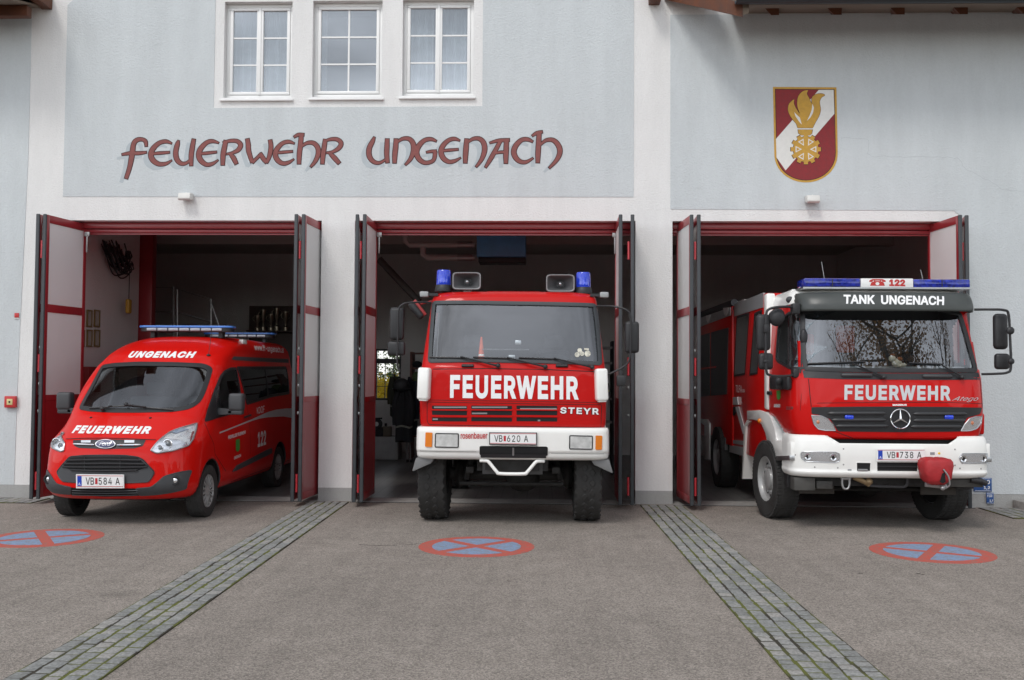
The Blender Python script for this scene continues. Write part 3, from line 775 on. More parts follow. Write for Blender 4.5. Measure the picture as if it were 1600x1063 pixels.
for sx in (-1, 1):
    q = MB(); q.prism([(-3, 12.75), (-3, 12.6), (-3 + sx * 4.9, 9.28), (-3 + sx * 4.98, 9.38)], 'y', -.35, 6); obj('roof', q, M_TILE, FS)

# mural lettering: uncial strokes, one painted letter each, with outline and painted grey off-set
zl = Z(170, 180, .45625)
def C_(*p): return list(p)
LET = {
 'f': [([(60, 218), (72, 180), (80, 140), (86, 100), (98, 86), (116, 84), (127, 92), (129, 108)], [13, 15, 18, 16, 15, 12, 13, 9]), ([(46, 136), (75, 131), (104, 131), (130, 128)], [7, 12, 12, 7])],
 'e': [([(216, 98), (198, 91), (174, 96), (153, 115), (145, 136), (152, 155), (172, 168), (196, 167), (216, 156)], [5, 12, 14, 17, 18, 18, 15, 11, 4]), ([(141, 134), (172, 131), (209, 128)], [6, 10, 7])],
 'u': [([(240, 88), (236, 100), (230, 128), (234, 152), (248, 166), (266, 165), (282, 152)], [6, 15, 17, 17, 14, 10, 6]), ([(292, 83), (287, 110), (283, 140), (283, 174)], [13, 16, 16, 12])],
 'e2': [([(377, 96), (356, 90), (336, 95), (316, 115), (309, 136), (316, 156), (335, 170), (356, 167), (375, 155)], [5, 12, 14, 17, 18, 18, 14, 11, 4]), ([(304, 134), (335, 131), (370, 127)], [6, 10, 7])],
 'r': [([(402, 88), (396, 115), (392, 140), (391, 172)], [15, 17, 17, 13]), ([(392, 95), (416, 89), (440, 90), (452, 103), (444, 120), (424, 130), (404, 134)], [6, 11, 13, 16, 14, 9, 6]), ([(415, 132), (428, 148), (438, 168)], [8, 16, 13])],
 'w': [([(475, 82), (478, 100), (480, 125), (492, 163)], [14, 16, 16, 12]), ([(492, 163), (510, 146), (522, 132)], [11, 10, 8]), ([(519, 132), (530, 150), (541, 164)], [13, 15, 11]), ([(541, 164), (551, 140), (556, 110), (553, 86)], [9, 14, 15, 13])],
 'e3': [([(636, 98), (617, 92), (596, 97), (578, 115), (571, 134), (578, 154), (596, 166), (616, 163), (634, 152)], [5, 12, 13, 16, 17, 17, 14, 11, 4]), ([(565, 131), (595, 128), (630, 125)], [6, 9, 7])],
 'h': [([(660, 66), (657, 100), (653, 135), (652, 168)], [15, 16, 16, 13]), ([(635, 76), (650, 68), (669, 68)], [8, 11, 10]), ([(656, 112), (678, 97), (700, 96), (715, 110), (718, 132), (708, 158), (692, 178)], [6, 11, 14, 16, 16, 13, 7])],
 'r2': [([(742, 84), (738, 110), (734, 140), (732, 168)], [14, 16, 16, 13]), ([(736, 92), (758, 84), (782, 84), (796, 97), (788, 114), (768, 126), (746, 130)], [6, 10, 13, 15, 14, 9, 6]), ([(754, 128), (772, 146), (790, 166)], [8, 16, 13])],
 'u2': [([(910, 76), (904, 90), (892, 116), (893, 142), (907, 160), (928, 164), (952, 150)], [6, 14, 17, 17, 14, 10, 6]), ([(954, 82), (953, 105), (952, 135), (955, 164)], [14, 16, 16, 13])],
 'n': [([(984, 82), (983, 108), (980, 135), (979, 165)], [14, 17, 17, 13]), ([(984, 96), (1006, 82), (1028, 82), (1042, 97), (1044, 122), (1034, 150), (1016, 171)], [7, 11, 14, 17, 17, 13, 7])],
 'g': [([(1122, 90), (1104, 83), (1082, 87), (1062, 106), (1054, 128), (1062, 150), (1080, 163), (1100, 162), (1114, 152), (1118, 126)], [6, 12, 14, 17, 18, 17, 14, 12, 12, 14]), ([(1088, 128), (1104, 125), (1122, 124)], [6, 9, 9])],
 'e4': [([(1202, 88), (1184, 82), (1164, 87), (1145, 105), (1138, 126), (1145, 147), (1163, 160), (1184, 158), (1205, 147)], [5, 12, 13, 16, 17, 17, 14, 11, 4]), ([(1131, 124), (1162, 121), (1197, 118)], [6, 9, 7])],
 'n2': [([(1226, 82), (1224, 108), (1222, 135), (1221, 165)], [14, 17, 17, 13]), ([(1226, 96), (1248, 82), (1270, 82), (1284, 97), (1287, 122), (1277, 152), (1258, 178)], [7, 11, 14, 17, 17, 13, 7])],
 'a': [([(1342, 88), (1326, 118), (1308, 150), (1290, 180)], [12, 14, 14, 8]), ([(1305, 96), (1335, 88), (1372, 86)], [6, 11, 11]), ([(1362, 88), (1361, 115), (1360, 140), (1360, 166)], [15, 17, 17, 13]), ([(1316, 132), (1340, 128), (1362, 127)], [6, 9, 8])],
 'c': [([(1452, 92), (1434, 84), (1414, 86), (1395, 104), (1387, 126), (1394, 147), (1410, 160), (1430, 161), (1453, 148)], [7, 13, 14, 17, 18, 17, 14, 11, 5])],
 'h2': [([(1474, 58), (1472, 95), (1470, 130), (1469, 164)], [15, 17, 17, 13]), ([(1450, 72), (1466, 62), (1485, 58)], [7, 11, 9]), ([(1474, 106), (1496, 88), (1520, 86), (1538, 102), (1545, 126), (1534, 154), (1508, 182)], [6, 11, 14, 17, 17, 13, 7])],
}
def ribbon(mb, pts, wid, grow, y0, y1, off=(0, 0)):
    P = [at(*zl(u + off[0], v + off[1]), 1, 0) for u, v in pts]; P = [V((p.x, p.z)) for p in P]
    C2 = bez([(p.x, p.y, 0) for p in P], 6); Wd = bez([(q, 0, 0) for q in wid], 6); k = .45625 * 14.5 / 1500
    Lf, Rt = [], []; n = len(C2)
    for i, c in enumerate(C2):
        d = (C2[min(i + 1, n - 1)] - C2[max(i - 1, 0)]).normalized(); nn = V((-d.y, d.x, 0)); h = max(2, Wd[i].x) * k * .46 + grow
        e = d * (grow if i == n - 1 else (-grow if i == 0 else 0)); Lf.append(c + nn * h + e); Rt.append(c - nn * h + e)
    t = bmesh.new()
    a = [[t.verts.new((q.x, y, q.y)) for q in S] for S in (Lf, Rt) for y in (y0, y1)]
    A0, A1, B0, B1 = a
    for i in range(n - 1):
        t.faces.new((A0[i], A0[i + 1], B0[i + 1], B0[i])); t.faces.new((A0[i], A0[i + 1], A1[i + 1], A1[i])); t.faces.new((B0[i], B0[i + 1], B1[i + 1], B1[i]))
    t.faces.new((A0[0], B0[0], B1[0], A1[0])); t.faces.new((A0[-1], B0[-1], B1[-1], A1[-1]))
    bmesh.ops.recalc_face_normals(t, faces=t.faces); mb.add(t)
for key, strokes in LET.items():
    a, b, c = MB(), MB(), MB()
    for i, (pts, wid) in enumerate(strokes):
        e = i * .0004
        ribbon(c, pts, wid, .004, -T - .0012 - e, -T + .002, (-17, 13)); ribbon(b, pts, wid, .010, -T - .003 - e, -T + .001); ribbon(a, pts, wid, -.001, -T - .0050 - e, -T - .002)
    o = obj('mural_letter', a, M_LETTER, FS); obj('outline', b, M_MDARK, o); obj('painted_shade', c, M_LSHADE, o)

# painted fire brigade crest
ze = Z(1180, 110, .207)
def E2(pts): return [(q.x, q.z) for q in (at(*ze(u, v), 1, 0) for u, v in pts)]
def shield(o):
    pts = [(133 + o, 127 + o), (612 - o, 130 + o), (622 - o, 620)]
    for i in range(1, 24):
        a = pi * i / 24; pts.append((382 + (240 - o) * cos(a), 620 + (228 - o) * sin(a) ** .92))
    pts.append((143 + o, 620)); return E2(pts)
EM = MB(); EM.prism(shield(0), 'y', -T - .002, -T + .002); EMB = obj('crest', EM, M_GOLD, FS)
def lay_(name, polys, m, d):
    q = MB()
    for i, P in enumerate(polys): q.prism(P, 'y', -T - .002 - d - i * .0002, -T)
    return obj(name, q, m, EMB)
lay_('crest_outline', [shield(15)], M_MDARK, .0008); lay_('crest_field', [shield(20)], M_MAROON, .0016)
lay_('crest_band', [E2([(478, 150), (590, 150), (596, 330), (228, 757), (160, 660), (155, 520)])], M_MWHITE, .0024)
FL = [(318, 436), (308, 405), (280, 372), (252, 325), (246, 285), (258, 250), (292, 222), (290, 250), (308, 292), (335, 330), (318, 280), (316, 230), (328, 190), (360, 160), (396, 153), (388, 178), (404, 210), (428, 258), (424, 225), (432, 200), (460, 182), (500, 178), (524, 190), (500, 206), (484, 240), (492, 300), (478, 350), (452, 396), (432, 437)]
FLs = [(q.x, q.y) for q in bez([(u, v, 0) for u, v in FL], 3)]
GEAR = []
for i in range(12):
    for da, rr in ((-.17, 95), (-.13, 114), (.13, 114), (.17, 95)):
        a = 2 * pi * i / 12 + da - pi / 2; GEAR.append((381 + rr * cos(a), 598 + rr * sin(a)))
def grow(P, s):
    cx = sum(p[0] for p in P) / len(P); cy = sum(p[1] for p in P) / len(P); return [(cx + (p[0] - cx) * s, cy + (p[1] - cy) * s) for p in P]
CUP = [(322, 450), (430, 450), (425, 480), (408, 492), (346, 492), (325, 478)]
lay_('crest_outline', [resample(inset(E2(FLs), -.005), .5), E2(grow(GEAR, 1.045)), E2(grow(CUP, 1.07))], M_MDARK, .0036)
lay_('crest_torch', [E2(FLs), E2(GEAR), E2(CUP)], M_GOLD, .0048)
tri = []
for i in range(6):
    a = 2 * pi * (i + .5) / 6 - pi / 2 + .0
    P = [(381 + 30 * cos(a), 598 + 30 * sin(a)), (381 + 82 * cos(a - .30), 598 + 82 * sin(a - .30)), (381 + 82 * cos(a + .30), 598 + 82 * sin(a + .30))]
    tri.append(P)
lay_('crest_spoke', [E2(p) for p in tri], M_MWHITE, .0060); lay_('crest_spoke', [E2(grow(p, .55)) for p in tri], M_GOLD, .0070)
lay_('crest_flame_gap', [E2([(292, 318), (312, 338), (335, 360), (350, 412), (330, 390), (303, 350)]), E2([(430, 256), (441, 285), (434, 325), (412, 362), (388, 384), (408, 345), (425, 300)])], M_MWHITE, .0060)

# ---------------------------------------------------------------- hall inside
hf = MB(); hf.box(-12, 9, .36, 11.2, -.05, .012)
def tile_mat():
    m = mat('hall_tiles', (.16, .155, .15), .32); t = m.node_tree; n = t.nodes; b = n['Principled BSDF']
    c = n.new('ShaderNodeTexCoord'); k = n.new('ShaderNodeTexBrick'); k.offset = 0; k.inputs['Scale'].default_value = 1
    k.inputs['Brick Width'].default_value = .2; k.inputs['Row Height'].default_value = .2; k.inputs['Mortar Size'].default_value = .006
    k.inputs['Color1'].default_value = (.175, .17, .165, 1); k.inputs['Color2'].default_value = (.135, .13, .128, 1); k.inputs['Mortar'].default_value = (.045, .045, .045, 1)
    t.links.new(c.outputs['Object'], k.inputs['Vector']); t.links.new(k.outputs['Color'], b.inputs['Base Color']); return m
tag(obj('hall_floor', hf, tile_mat()), kind='structure')
BW = (-4.07, -3.42, 1.30, 2.56)
hw = MB(); hw.box(-12, BW[0], 9.0, 9.2, 0, 4.9); hw.box(BW[1], 9, 9.0, 9.2, 0, 4.9); hw.box(BW[0], BW[1], 9.0, 9.2, 0, BW[2]); hw.box(BW[0], BW[1], 9.0, 9.2, BW[3], 4.9); obj('hall_wall', hw, M_INNER, FS)
for b_ in ((-7.75, -7.6, .36, 3.4, 0, 4.9), (-12, -7.755, 3.25, 3.4, 0, 4.9), (-12.1, -12, 3.25, 9.2, 0, 4.9), (7.2, 7.35, .36, 9.2, 0, 4.9), (-3.3, -2.9, .36, .75, .0, 4.9), (1.45, 1.95, .36, .75, 0, 4.9)):
    hw = MB(); hw.box(*b_); obj('hall_wall', hw, M_INNER, FS)
hc = MB(); hc.box(-12.1, 7.35, .36, 9.2, 4.9, 5.05); obj('hall_ceiling', hc, M_CEIL, FS)
for yy in (2.6, 5.2): hc = MB(); hc.box(-12, 7.2, yy, yy + .3, 4.62, 4.895); obj('ceiling_beam', hc, M_CEIL, FS)
q = MB(); q.box(-7.62, -7.36, 3.42, 3.62, .02, 4.6, .01); obj('hall_post', q, M_DOORRED, FS)
bwm = MB()
for a in (BW[0], BW[1] - .05): bwm.box(a, a + .05, 9.02, 9.10, BW[2], BW[3])
for z in (BW[2], 2.20, BW[3] - .05): bwm.box(BW[0] + .05, BW[1] - .05, 9.02, 9.10, z, z + (.12 if z == 2.20 else .05))
for k in (1, 2): bwm.box(BW[0] + .05 + .2 * k - .008, BW[0] + .05 + .2 * k + .008, 9.04, 9.08, BW[2] + .05, 2.2)
for k in (1, 2): bwm.box(BW[0] + .05, BW[1] - .05, 9.045, 9.075, BW[2] + .05 + .29 * k - .008, BW[2] + .05 + .29 * k + .008)
bo = obj('window', bwm, M_GREYPL, FS)
bp = MB(); bp.box(BW[0] + .02, BW[1] - .02, 9.085, 9.09, BW[2] + .02, BW[3] - .02); obj('pane', bp, M_GLASS_LENS, bo)

# ================================================================ VEHICLE HELPERS
def wheel(parent, cx, y, r, w, side, rim_mat, kind):
    """one road wheel: axle along x, outer face towards side (+1/-1); wheel > tyre, rim"""
    W = empty('wheel', (cx, y, r), parent)
    t = MB(); h = w / 2; ri = {'van': .64, 'lorry': .575, 'mud': .44}[kind] * r
    sh = .86 if kind == 'mud' else .93
    t.lathe([(ri, -h * .78), (ri * 1.06, -h * .92), (r * .80, -h * 1.0), (r * sh, -h * .97), (r * .975, -h * .86), (r * .992, -h * .6), (r * .994, 0), (r * .992, h * .6), (r * .975, h * .86), (r * sh, h * .97), (r * .80, h), (ri * 1.06, h * .92), (ri, h * .78), (ri * .99, 0), (ri, -h * .78)], (0, 0, 0), 'x', 56, cap=False)
    if kind == 'mud':
        n = 30
        for i in range(n):
            for k, (xa, xb, ph) in enumerate(((-1.0, -.56, 0), (-.50, -.04, .5), (.04, .50, 0), (.56, 1.0, .5))):
                a = 2 * pi * (i + ph) / n; M = Mx.Rotation(-a, 4, 'X')
                c, d = (.082 * r, .012) if abs(xa + xb) > 1 else (.074 * r, .006)
                z0 = r * (.93 if abs(xa + xb) > 1 else .97)
                hx = [(xa * h, 0), (xa * h + .03, c), (xb * h - .03, c), (xb * h, 0), (xb * h - .03, -c), (xa * h + .03, -c)]
                t.prism(hx, 'z', z0, r * 1.012 - (.018 if abs(xa + xb) > 1 else 0), .006, 1, M=M)
    else:
        n = 64 if kind == 'lorry' else 56
        for i in range(n):
            a = 2 * pi * i / n; M = Mx.Rotation(-a, 4, 'X')
            for xa, xb in ((-.93, -.58), (.58, .93)): t.box(xa * h, xb * h, -r * .035, r * .035, r * .94, r * (1.0 if abs(xa + xb) < 1.4 else .995), .004, 1, M=M)
            for xa, xb in ((-.48, -.10), (.10, .48)): t.box(xa * h, xb * h, -r * .045, r * .045, r * .97, r * 1.0, .003, 1, M=M)
    obj('tyre', t, M_RUBBER, W, 30)
    m = MB(); o = side
    if kind == 'van':
        m.lathe([(ri, -h * .7 * o), (ri, h * .72 * o), (ri * .97, h * .86 * o), (ri * .90, h * .84 * o), (ri * .86, h * .62 * o), (ri * .35, h * .74 * o), (ri * .25, h * .80 * o), (0, h * .82 * o)], (0, 0, 0), 'x', 48)
        for i in range(15):
            a = 2 * pi * i / 15; M = Mx.Rotation(a, 4, 'X')
            m.box(min(h * .70 * o, h * .86 * o), max(h * .70 * o, h * .86 * o), -.010, .010, ri * .36, ri * .92, .004, 1, M=M)
            a = 2 * pi * (i + .5) / 15; M = Mx.Rotation(a, 4, 'X')
            m.box(min(h * .60 * o, h * .715 * o), max(h * .60 * o, h * .715 * o), -.012, .012, ri * .50, ri * .84, .003, 1, mi=1, M=M)
    else:
        m.lathe([(ri, -h * .7 * o), (ri * 1.03, h * .80 * o), (ri * 1.0, h * .90 * o), (ri * .95, h * .80 * o), (ri * .91, h * .56 * o), (ri * .74, h * .34 * o), (ri * .68, h * .44 * o), (ri * .52, h * .47 * o), (ri * .46, h * .48 * o), (ri * .42, h * .70 * o), (ri * .30, h * .78 * o), (0, h * .80 * o)], (0, 0, 0), 'x', 48)
        for i in range(10):
            a = 2 * pi * i / 10; m.lathe([(.020, h * .40 * o), (.020, h * .60 * o), (0, h * .62 * o)], (0, ri * .59 * cos(a), ri * .59 * sin(a)), 'x', 8)
            a += pi / 10; m.lathe([(.028, h * .38 * o), (.028, h * .445 * o), (0, h * .446 * o)], (0, ri * .79 * cos(a), ri * .79 * sin(a)), 'x', 10, mi=1)
    m.lathe([(ri * .985, -h * .72 * o), (0, -h * .76 * o)], (0, 0, 0), 'x', 32, mi=1, cap=False)
    obj('rim', m, [rim_mat, M_VOID], W)
    return W
def plate(parent, q, txt1, txt2, eu=True):
    """number plate on the 3-D quad BL BR TR TL"""
    q = [V(p) for p in q]; n = (q[1] - q[0]).cross(q[3] - q[0]).normalized()
    if n.y > 0: n = -n
    def sub(u0, u1, v0, v1, d): return [bilin(q, u, v) + n * d for u, v in ((u0, v0), (u1, v0), (u1, v1), (u0, v1))]
    def slab(mb, u0, u1, v0, v1, d0, d1, mi=0): mb.loft([sub(u0, u1, v0, v1, d0), sub(u0, u1, v0, v1, d1)], mi)
    f = MB(); slab(f, -.02, 1.02, -.10, 1.06, -.004, .012); o = obj('number_plate', f, M_BLACK if not eu else M_PLATE, parent)
    p = MB(); slab(p, 0, 1, 0, 1, .010, .015)
    slab(p, 0, 1, .93, .975, .012, .0165, 1); slab(p, 0, 1, .025, .07, .012, .0165, 1)
    x0 = .03
    if eu: slab(p, .012, .105, .09, .91, .012, .0168, 2); x0 = .135
    text_flat(p, txt1, sub(x0 + .06, x0 + .24, .20, .80, .0152), n * .0018, 3, bold=.006)
    text_flat(p, txt2, sub(x0 + .34, x0 + .80, .20, .80, .0152), n * .0018, 3, bold=.006, space=1.15)
    cc = sub(x0 + .265, x0 + .315, .25, .75, .0152)
    p.loft([[a for a in cc], [a + n * .0018 for a in cc]], 1)
    if eu: text_flat(p, 'A', sub(.035, .082, .16, .38, .0170), n * .001, 0, bold=.01)
    obj('plate_face', p, [M_PLATE, M_REDTRIM, M_EU, M_INK], o)
    return o
def bezel_mirror(parent, name, x0, x1, y0, y1, z0, z1, m=M_GREYPL, bev=.03):
    q = MB(); q.box(x0, x1, y0, y1, z0, z1, bev, 3); o = obj(name, q, m, parent)
    g_ = MB(); g_.box(x0 + bev, x1 - bev, y1 - .004, y1 + .003, z0 + bev, z1 - bev); obj('mirror_glass', g_, M_CHROME, o); return o
def seat(parent, cx, y, z, m=M_SEAT, w=.5):
    q = MB(); q.box(cx - w / 2, cx + w / 2, y - .5, y, z, z + .16, .05, 3); q.box(cx - w / 2 + .02, cx + w / 2 - .02, y - .06, y + .10, z + .12, z + .72, .05, 3); q.box(cx - .13, cx + .13, y - .02, y + .08, z + .74, z + .93, .04, 3)
    return obj('seat', q, m, parent)
def steering(parent, cx, y, z, tilt=35, r=.22):
    q = MB(); M = Mx.Translation((cx, y, z)) @ Mx.Rotation(R(tilt), 4, 'X')
    q.tube([M @ V((r * cos(2 * pi * i / 32), r * sin(2 * pi * i / 32), 0)) for i in range(33)], .017, 8)
    q.tube([M @ V((-r, 0, 0)), M @ V((0, 0, -.03)), M @ V((r, 0, 0))], .014, 6); q.tube([M @ V((0, 0, -.02)), M @ V((0, .05, -.4))], .03, 8)
    return obj('steering_wheel', q, M_BLACK, parent)
def wiper(parent, surf, blade, arm, axis='y'):
    q = MB()
    b = [V(p) for p in surf.pk(blade)]; a = [V(p) for p in surf.pk(arm)]
    P = [surf.drop(*b[0].lerp(b[1], i / 8), axis, .026) for i in range(9)]; q.tube(P, .010, 5)
    P2 = [surf.drop(*a[0].lerp(a[1], i / 6), axis, .045) for i in range(7)]; q.tube(P2, [.010] * 5 + [.013, .017], 6)
    q.ball(P2[-1], .03)
    return obj('wiper', q, M_BLACK, parent)

def snap_arch(bm, arcs, r, tol=.05, ax=.55):
    """pull the cut edge of a wheel arch onto a clean circle"""
    for e in bm.edges:
        if e.is_boundary:
            for v in e.verts:
                for a, b in arcs:
                    d = math.hypot(v.co.y - a, v.co.z - b)
                    if abs(v.co.x) > ax and abs(d - r) < tol and d > 1e-6: v.co.y = a + (v.co.y - a) / d * r; v.co.z = b + (v.co.z - b) / d * r
# ================================================================ VAN
VX = -5.385
VAN = empty('crew_van', (VX, 0, 0))
tag(VAN, 'bright red high-roof fire brigade crew van with blue roof light bars', 'van')
LV = [(.32, -2.50, .90, .70, 3.0), (.37, -2.60, .95, .75, 3.0), (.50, -2.69, .985, .80, 3.0), (.80, -2.69, .992, .85, 2.8), (.98, -2.665, .995, .90, 2.7), (1.06, -2.62, .99, .92, 2.6),
      (1.11, -2.54, .985, .92, 2.6), (1.20, -2.37, .978, .92, 2.7), (1.31, -2.17, .970, .80, 2.9), (1.385, -2.05, .965, .68, 3.0), (1.60, -1.82, .955, .58, 3.2), (1.80, -1.60, .938, .56, 3.3),
      (2.00, -1.38, .905, .58, 3.3), (2.08, -1.28, .885, .62, 3.2), (2.20, -1.10, .865, .70, 3.0), (2.32, -.82, .825, .85, 2.9), (2.41, -.52, .74, 1.0, 2.8), (2.465, -.15, .60, 1.0, 2.6), (2.485, .30, .26, .8, 2.4)]
vb = shell(LV, 2.68, .035, 64, 70)
SV = Surf([vb], VX)
zA, zB, zS = Z(60, 640, .175), Z(50, 480, .3198), Z(300, 510, .26345)
A_ = lambda *p: [zA(*q) for q in p]; B_ = lambda *p: [zB(*q) for q in p]; S_ = lambda *p: [zS(*q) for q in p]
def sm(pts, r=.05, d=.05): return resample(fillet(pts, r), d)

ws = sm(SV.pk(B_((226, 500), (290, 512), (400, 517), (520, 517), (690, 513), (770, 500), (822, 468), (845, 425), (868, 360), (886, 296), (840, 276), (700, 270), (520, 268), (400, 274), (345, 284), (330, 305), (280, 400)), 'y'), .06)
fw = sm(SV.pk(S_((74, 568), (98, 470), (130, 375), (165, 292), (190, 262), (225, 245), (262, 243), (278, 320), (290, 398), (268, 488), (238, 522), (150, 545)), 'x'), .05)
rw = sm([(-.47, 2.02), (2.35, 2.05), (2.35, 1.56), (1.2, 1.53), (-.13, 1.44)], .06)
cut(vb, lambda c, n: n.y < -.25 and inside((c.x, c.z), inset(ws, .022)))
cut(vb, lambda c, n: abs(n.x) > .5 and (inside((c.y, c.z), inset(fw, .02)) or inside((c.y, c.z), inset(rw, .03))))
ARCH = [(-1.73, .35), (1.68, .35)]
cut(vb, lambda c, n: abs(c.x) > .55 and any(math.hypot(c.y - a, c.z - b) < .415 for a, b in ARCH))
snap_arch(vb, ARCH, .42)
body = obj('body', vb, M_RED_VAN, VAN, 60); inner_skin(body, M_GREYPL, .03)
# wheel arches, floor, underside
q = MB()
for a, b in ARCH:
    for sx in (-1, 1):
        lip, inn = [], []
        for i in range(25):
            t = R(-8) + R(196) * i / 24; y, z = a + .425 * cos(t), b + .425 * sin(t)
            if z < .33: z = .33
            p = SV.drop(y, z, 'x' if sx > 0 else '-x', .004); lip.append(p); inn.append(V((sx * .50, y, z)))
        q.loft([lip, inn], closed=False)
q.box(-.85, .85, -2.2, 2.6, .33, .40); q.box(-.5, .5, -1.9, -1.5, .24, .34)
obj('underbody', q, M_UNDER, VAN)
# glazing
g_ = MB(); SV.patch(g_, inset(ws, .012), 'y', -.004, .06); obj('windscreen', g_, glass('van_windscreen', (.86, .90, .91), 1.2, .10), VAN)
g_ = MB(); SV.band(g_, ws, .055, 'y', .002, .006); obj('windscreen_seal', g_, M_BLACK, VAN)
g_ = MB(); SV.patch(g_, inset(fw, .01), 'x', -.004, .08); o = obj('door_window', g_, glass('side_glass', (.45, .48, .49), 1.1, .02), VAN)
g_ = MB(); SV.band(g_, fw, .04, 'x', .002, .006); SV.patch(g_, sm(SV.pk(S_((74, 568), (96, 480), (128, 382), (150, 545)), 'x'), .02), 'x', .005, .08); obj('window_trim', g_, M_BLACK, o)
g_ = MB(); SV.patch(g_, inset(rw, .01), 'x', .003, .1); o = obj('cabin_window', g_, M_GLASS_DK, VAN)
g_ = MB(); SV.band(g_, rw, .05, 'x', .003, .005); SV.line(g_, [(1.0, 1.52), (1.0, 2.03)], .07, 'x', .006); obj('window_trim', g_, M_BLACK, o)
# mirrored side away from the camera
g_ = MB(); SV.patch(g_, inset(fw, .01), '-x', -.004, .08); obj('door_window', g_, MATS['side_glass'], VAN)
g_ = MB(); SV.patch(g_, inset(rw, .01), '-x', .003, .1); obj('cabin_window', g_, M_GLASS_DK, VAN)
# front: grille, trims, lamps
hexo = sm(SV.pk(A_((165, 556), (215, 490), (285, 416), (420, 405), (600, 402), (780, 405), (892, 420), (940, 445), (1042, 556), (1018, 610), (984, 652), (800, 660), (600, 664), (400, 660), (222, 648), (188, 610)), 'y'), .03)
g_ = MB(); SV.patch(g_, hexo, 'y', .012, .06); gr = obj('grille', g_, M_GREYPL, VAN)
g_ = MB(); SV.band(g_, hexo, .014, 'y', .004, .012); obj('grille_edge', g_, M_BLACK, gr)
mesh_o = sm(SV.pk(A_((222, 512), (290, 428), (420, 418), (780, 418), (888, 430), (985, 512), (860, 553), (600, 560), (340, 550)), 'y'), .02)
g_ = MB(); SV.patch(g_, mesh_o, 'y', .015, .06); obj('grille_mesh', g_, M_VOID, gr)
for k, (a, b, c) in enumerate((((262, 455), (600, 448), (915, 455)), ((240, 485), (600, 482), (945, 487)), ((225, 512), (600, 516), (970, 514)), ((300, 540), (600, 546), (890, 542)))):
    P = bez([(p[0], p[1], 0) for p in SV.pk(A_(a, b, c), 'y')], 10); q = MB(); q.tube([SV.drop(p.x, p.y, 'y', .024) for p in P], .011, 6); obj('grille_bar', q, M_BLACK, gr)
for u in (420, 735):
    P = SV.pk(A_((u, 425), (u, 548)), 'y'); q = MB(); q.tube([SV.drop(p[0], p[1], 'y', .022) for p in P], .007, 6); obj('grille_bar', q, M_BLACK, gr)
slot = sm(SV.pk(A_((308, 276), (450, 270), (600, 268), (780, 270), (962, 274), (935, 325), (860, 348), (600, 354), (360, 344), (322, 325)), 'y'), .015)
g_ = MB(); SV.patch(g_, slot, 'y', .004, .05); ug = obj('upper_grille', g_, M_BLACK, VAN)
for a, b in (((318, 311), (505, 318)), ((705, 320), (915, 319))):
    P = SV.pk(A_(a, b), 'y'); q = MB(); q.tube([SV.drop(P[0][0] + (P[1][0] - P[0][0]) * i / 8, P[0][1] + (P[1][1] - P[0][1]) * i / 8, 'y', .016) for i in range(9)], [.006] + [.012] * 7 + [.006], 8); obj('chrome_bar', q, M_CHROME, ug)
for a in ((385, 281, 470, 300), (770, 281, 858, 301)):
    P = SV.pk(A_((a[0], a[3]), (a[2], a[3]), (a[2], a[1]), (a[0], a[1])), 'y'); q = MB(); SV.patch(q, P, 'y', .014, .05); obj('grille_flasher', q, M_REFLECT, ug)
def oval(cu, cv, ru, rv): return resample(SV.pk(A_(*[(cu + ru * cos(2 * pi * i / 28), cv + rv * sin(2 * pi * i / 28)) for i in range(28)]), 'y'), 1)
q = MB(); SV.patch(q, oval(604, 314, 90, 36), 'y', .024, .05); o = obj('badge', q, M_CHROME, ug)
q = MB(); SV.patch(q, oval(604, 314, 80, 29), 'y', .0305, .05); ov = obj('badge_field', q, mat('badge_blue', (.008, .015, .09), .2, coat=1), o)
q = MB(); SV.text(q, 'Ford', SV.pk(A_((548, 328), (655, 330), (662, 300), (556, 298)), 'y'), 'y', .032, shear=.35, bold=.01); obj('badge_script', q, M_CHROME, ov)
def headlight(pts, c1, c2, rc):
    o = sm(SV.pk(A_(*pts), 'y'), .02, .03)
    q = MB(); SV.patch(q, o, 'y', .004, .04); h = obj('headlight', q, M_REFLECT, VAN)
    q = MB(); SV.band(q, o, .014, 'y', .006, .012); obj('lamp_rim', q, M_ALU, h)
    for (u, v), rr in ((c1, rc), (c2, rc * .72)):
        p = SV.pick(zA(u, v)); q = MB(); q.lathe([(rr, .0), (rr * 1.05, -.014), (rr * .92, -.016), (rr * .80, -.004), (0, .0)], p + V((0, -.004, 0)), 'y', 24); obj('lamp_ring', q, M_CHROME, h)
        q = MB(); q.ball(p + V((0, -.006, 0)), rr * .62, .022, rr * .62); obj('projector', q, mat('projector_glass', (.10, .11, .12), .05, coat=1), h)
    q = MB(); SV.patch(q, inset(o, .004), 'y', .030, .05); obj('lamp_lens', q, M_GLASS_LENS, h)
    return h
hr = headlight(((996, 368), (1058, 292), (1170, 202), (1262, 166), (1350, 140), (1418, 118), (1408, 190), (1385, 270), (1342, 328), (1200, 374), (1052, 396)), (1158, 308), (1090, 345), .058)
headlight(((178, 152), (212, 215), (244, 300), (235, 372), (205, 382), (125, 345), (98, 300), (110, 235)), (165, 290), (205, 320), .050)
P = SV.pk(A_((1180, 205), (1270, 170), (1345, 178), (1230, 218)), 'y'); q = MB(); SV.patch(q, P, 'y', .010, .05); obj('indicator', q, mat('indicator_lens', (.22, .27, .36), .12, coat=1), hr)
P = SV.pk(A_((1370, 200), (1400, 195), (1385, 265), (1352, 290)), 'y'); q = MB(); SV.patch(q, P, 'y', .010, .05); obj('side_reflector', q, mat('lens_red', (.20, .02, .02), .15, coat=1), hr)
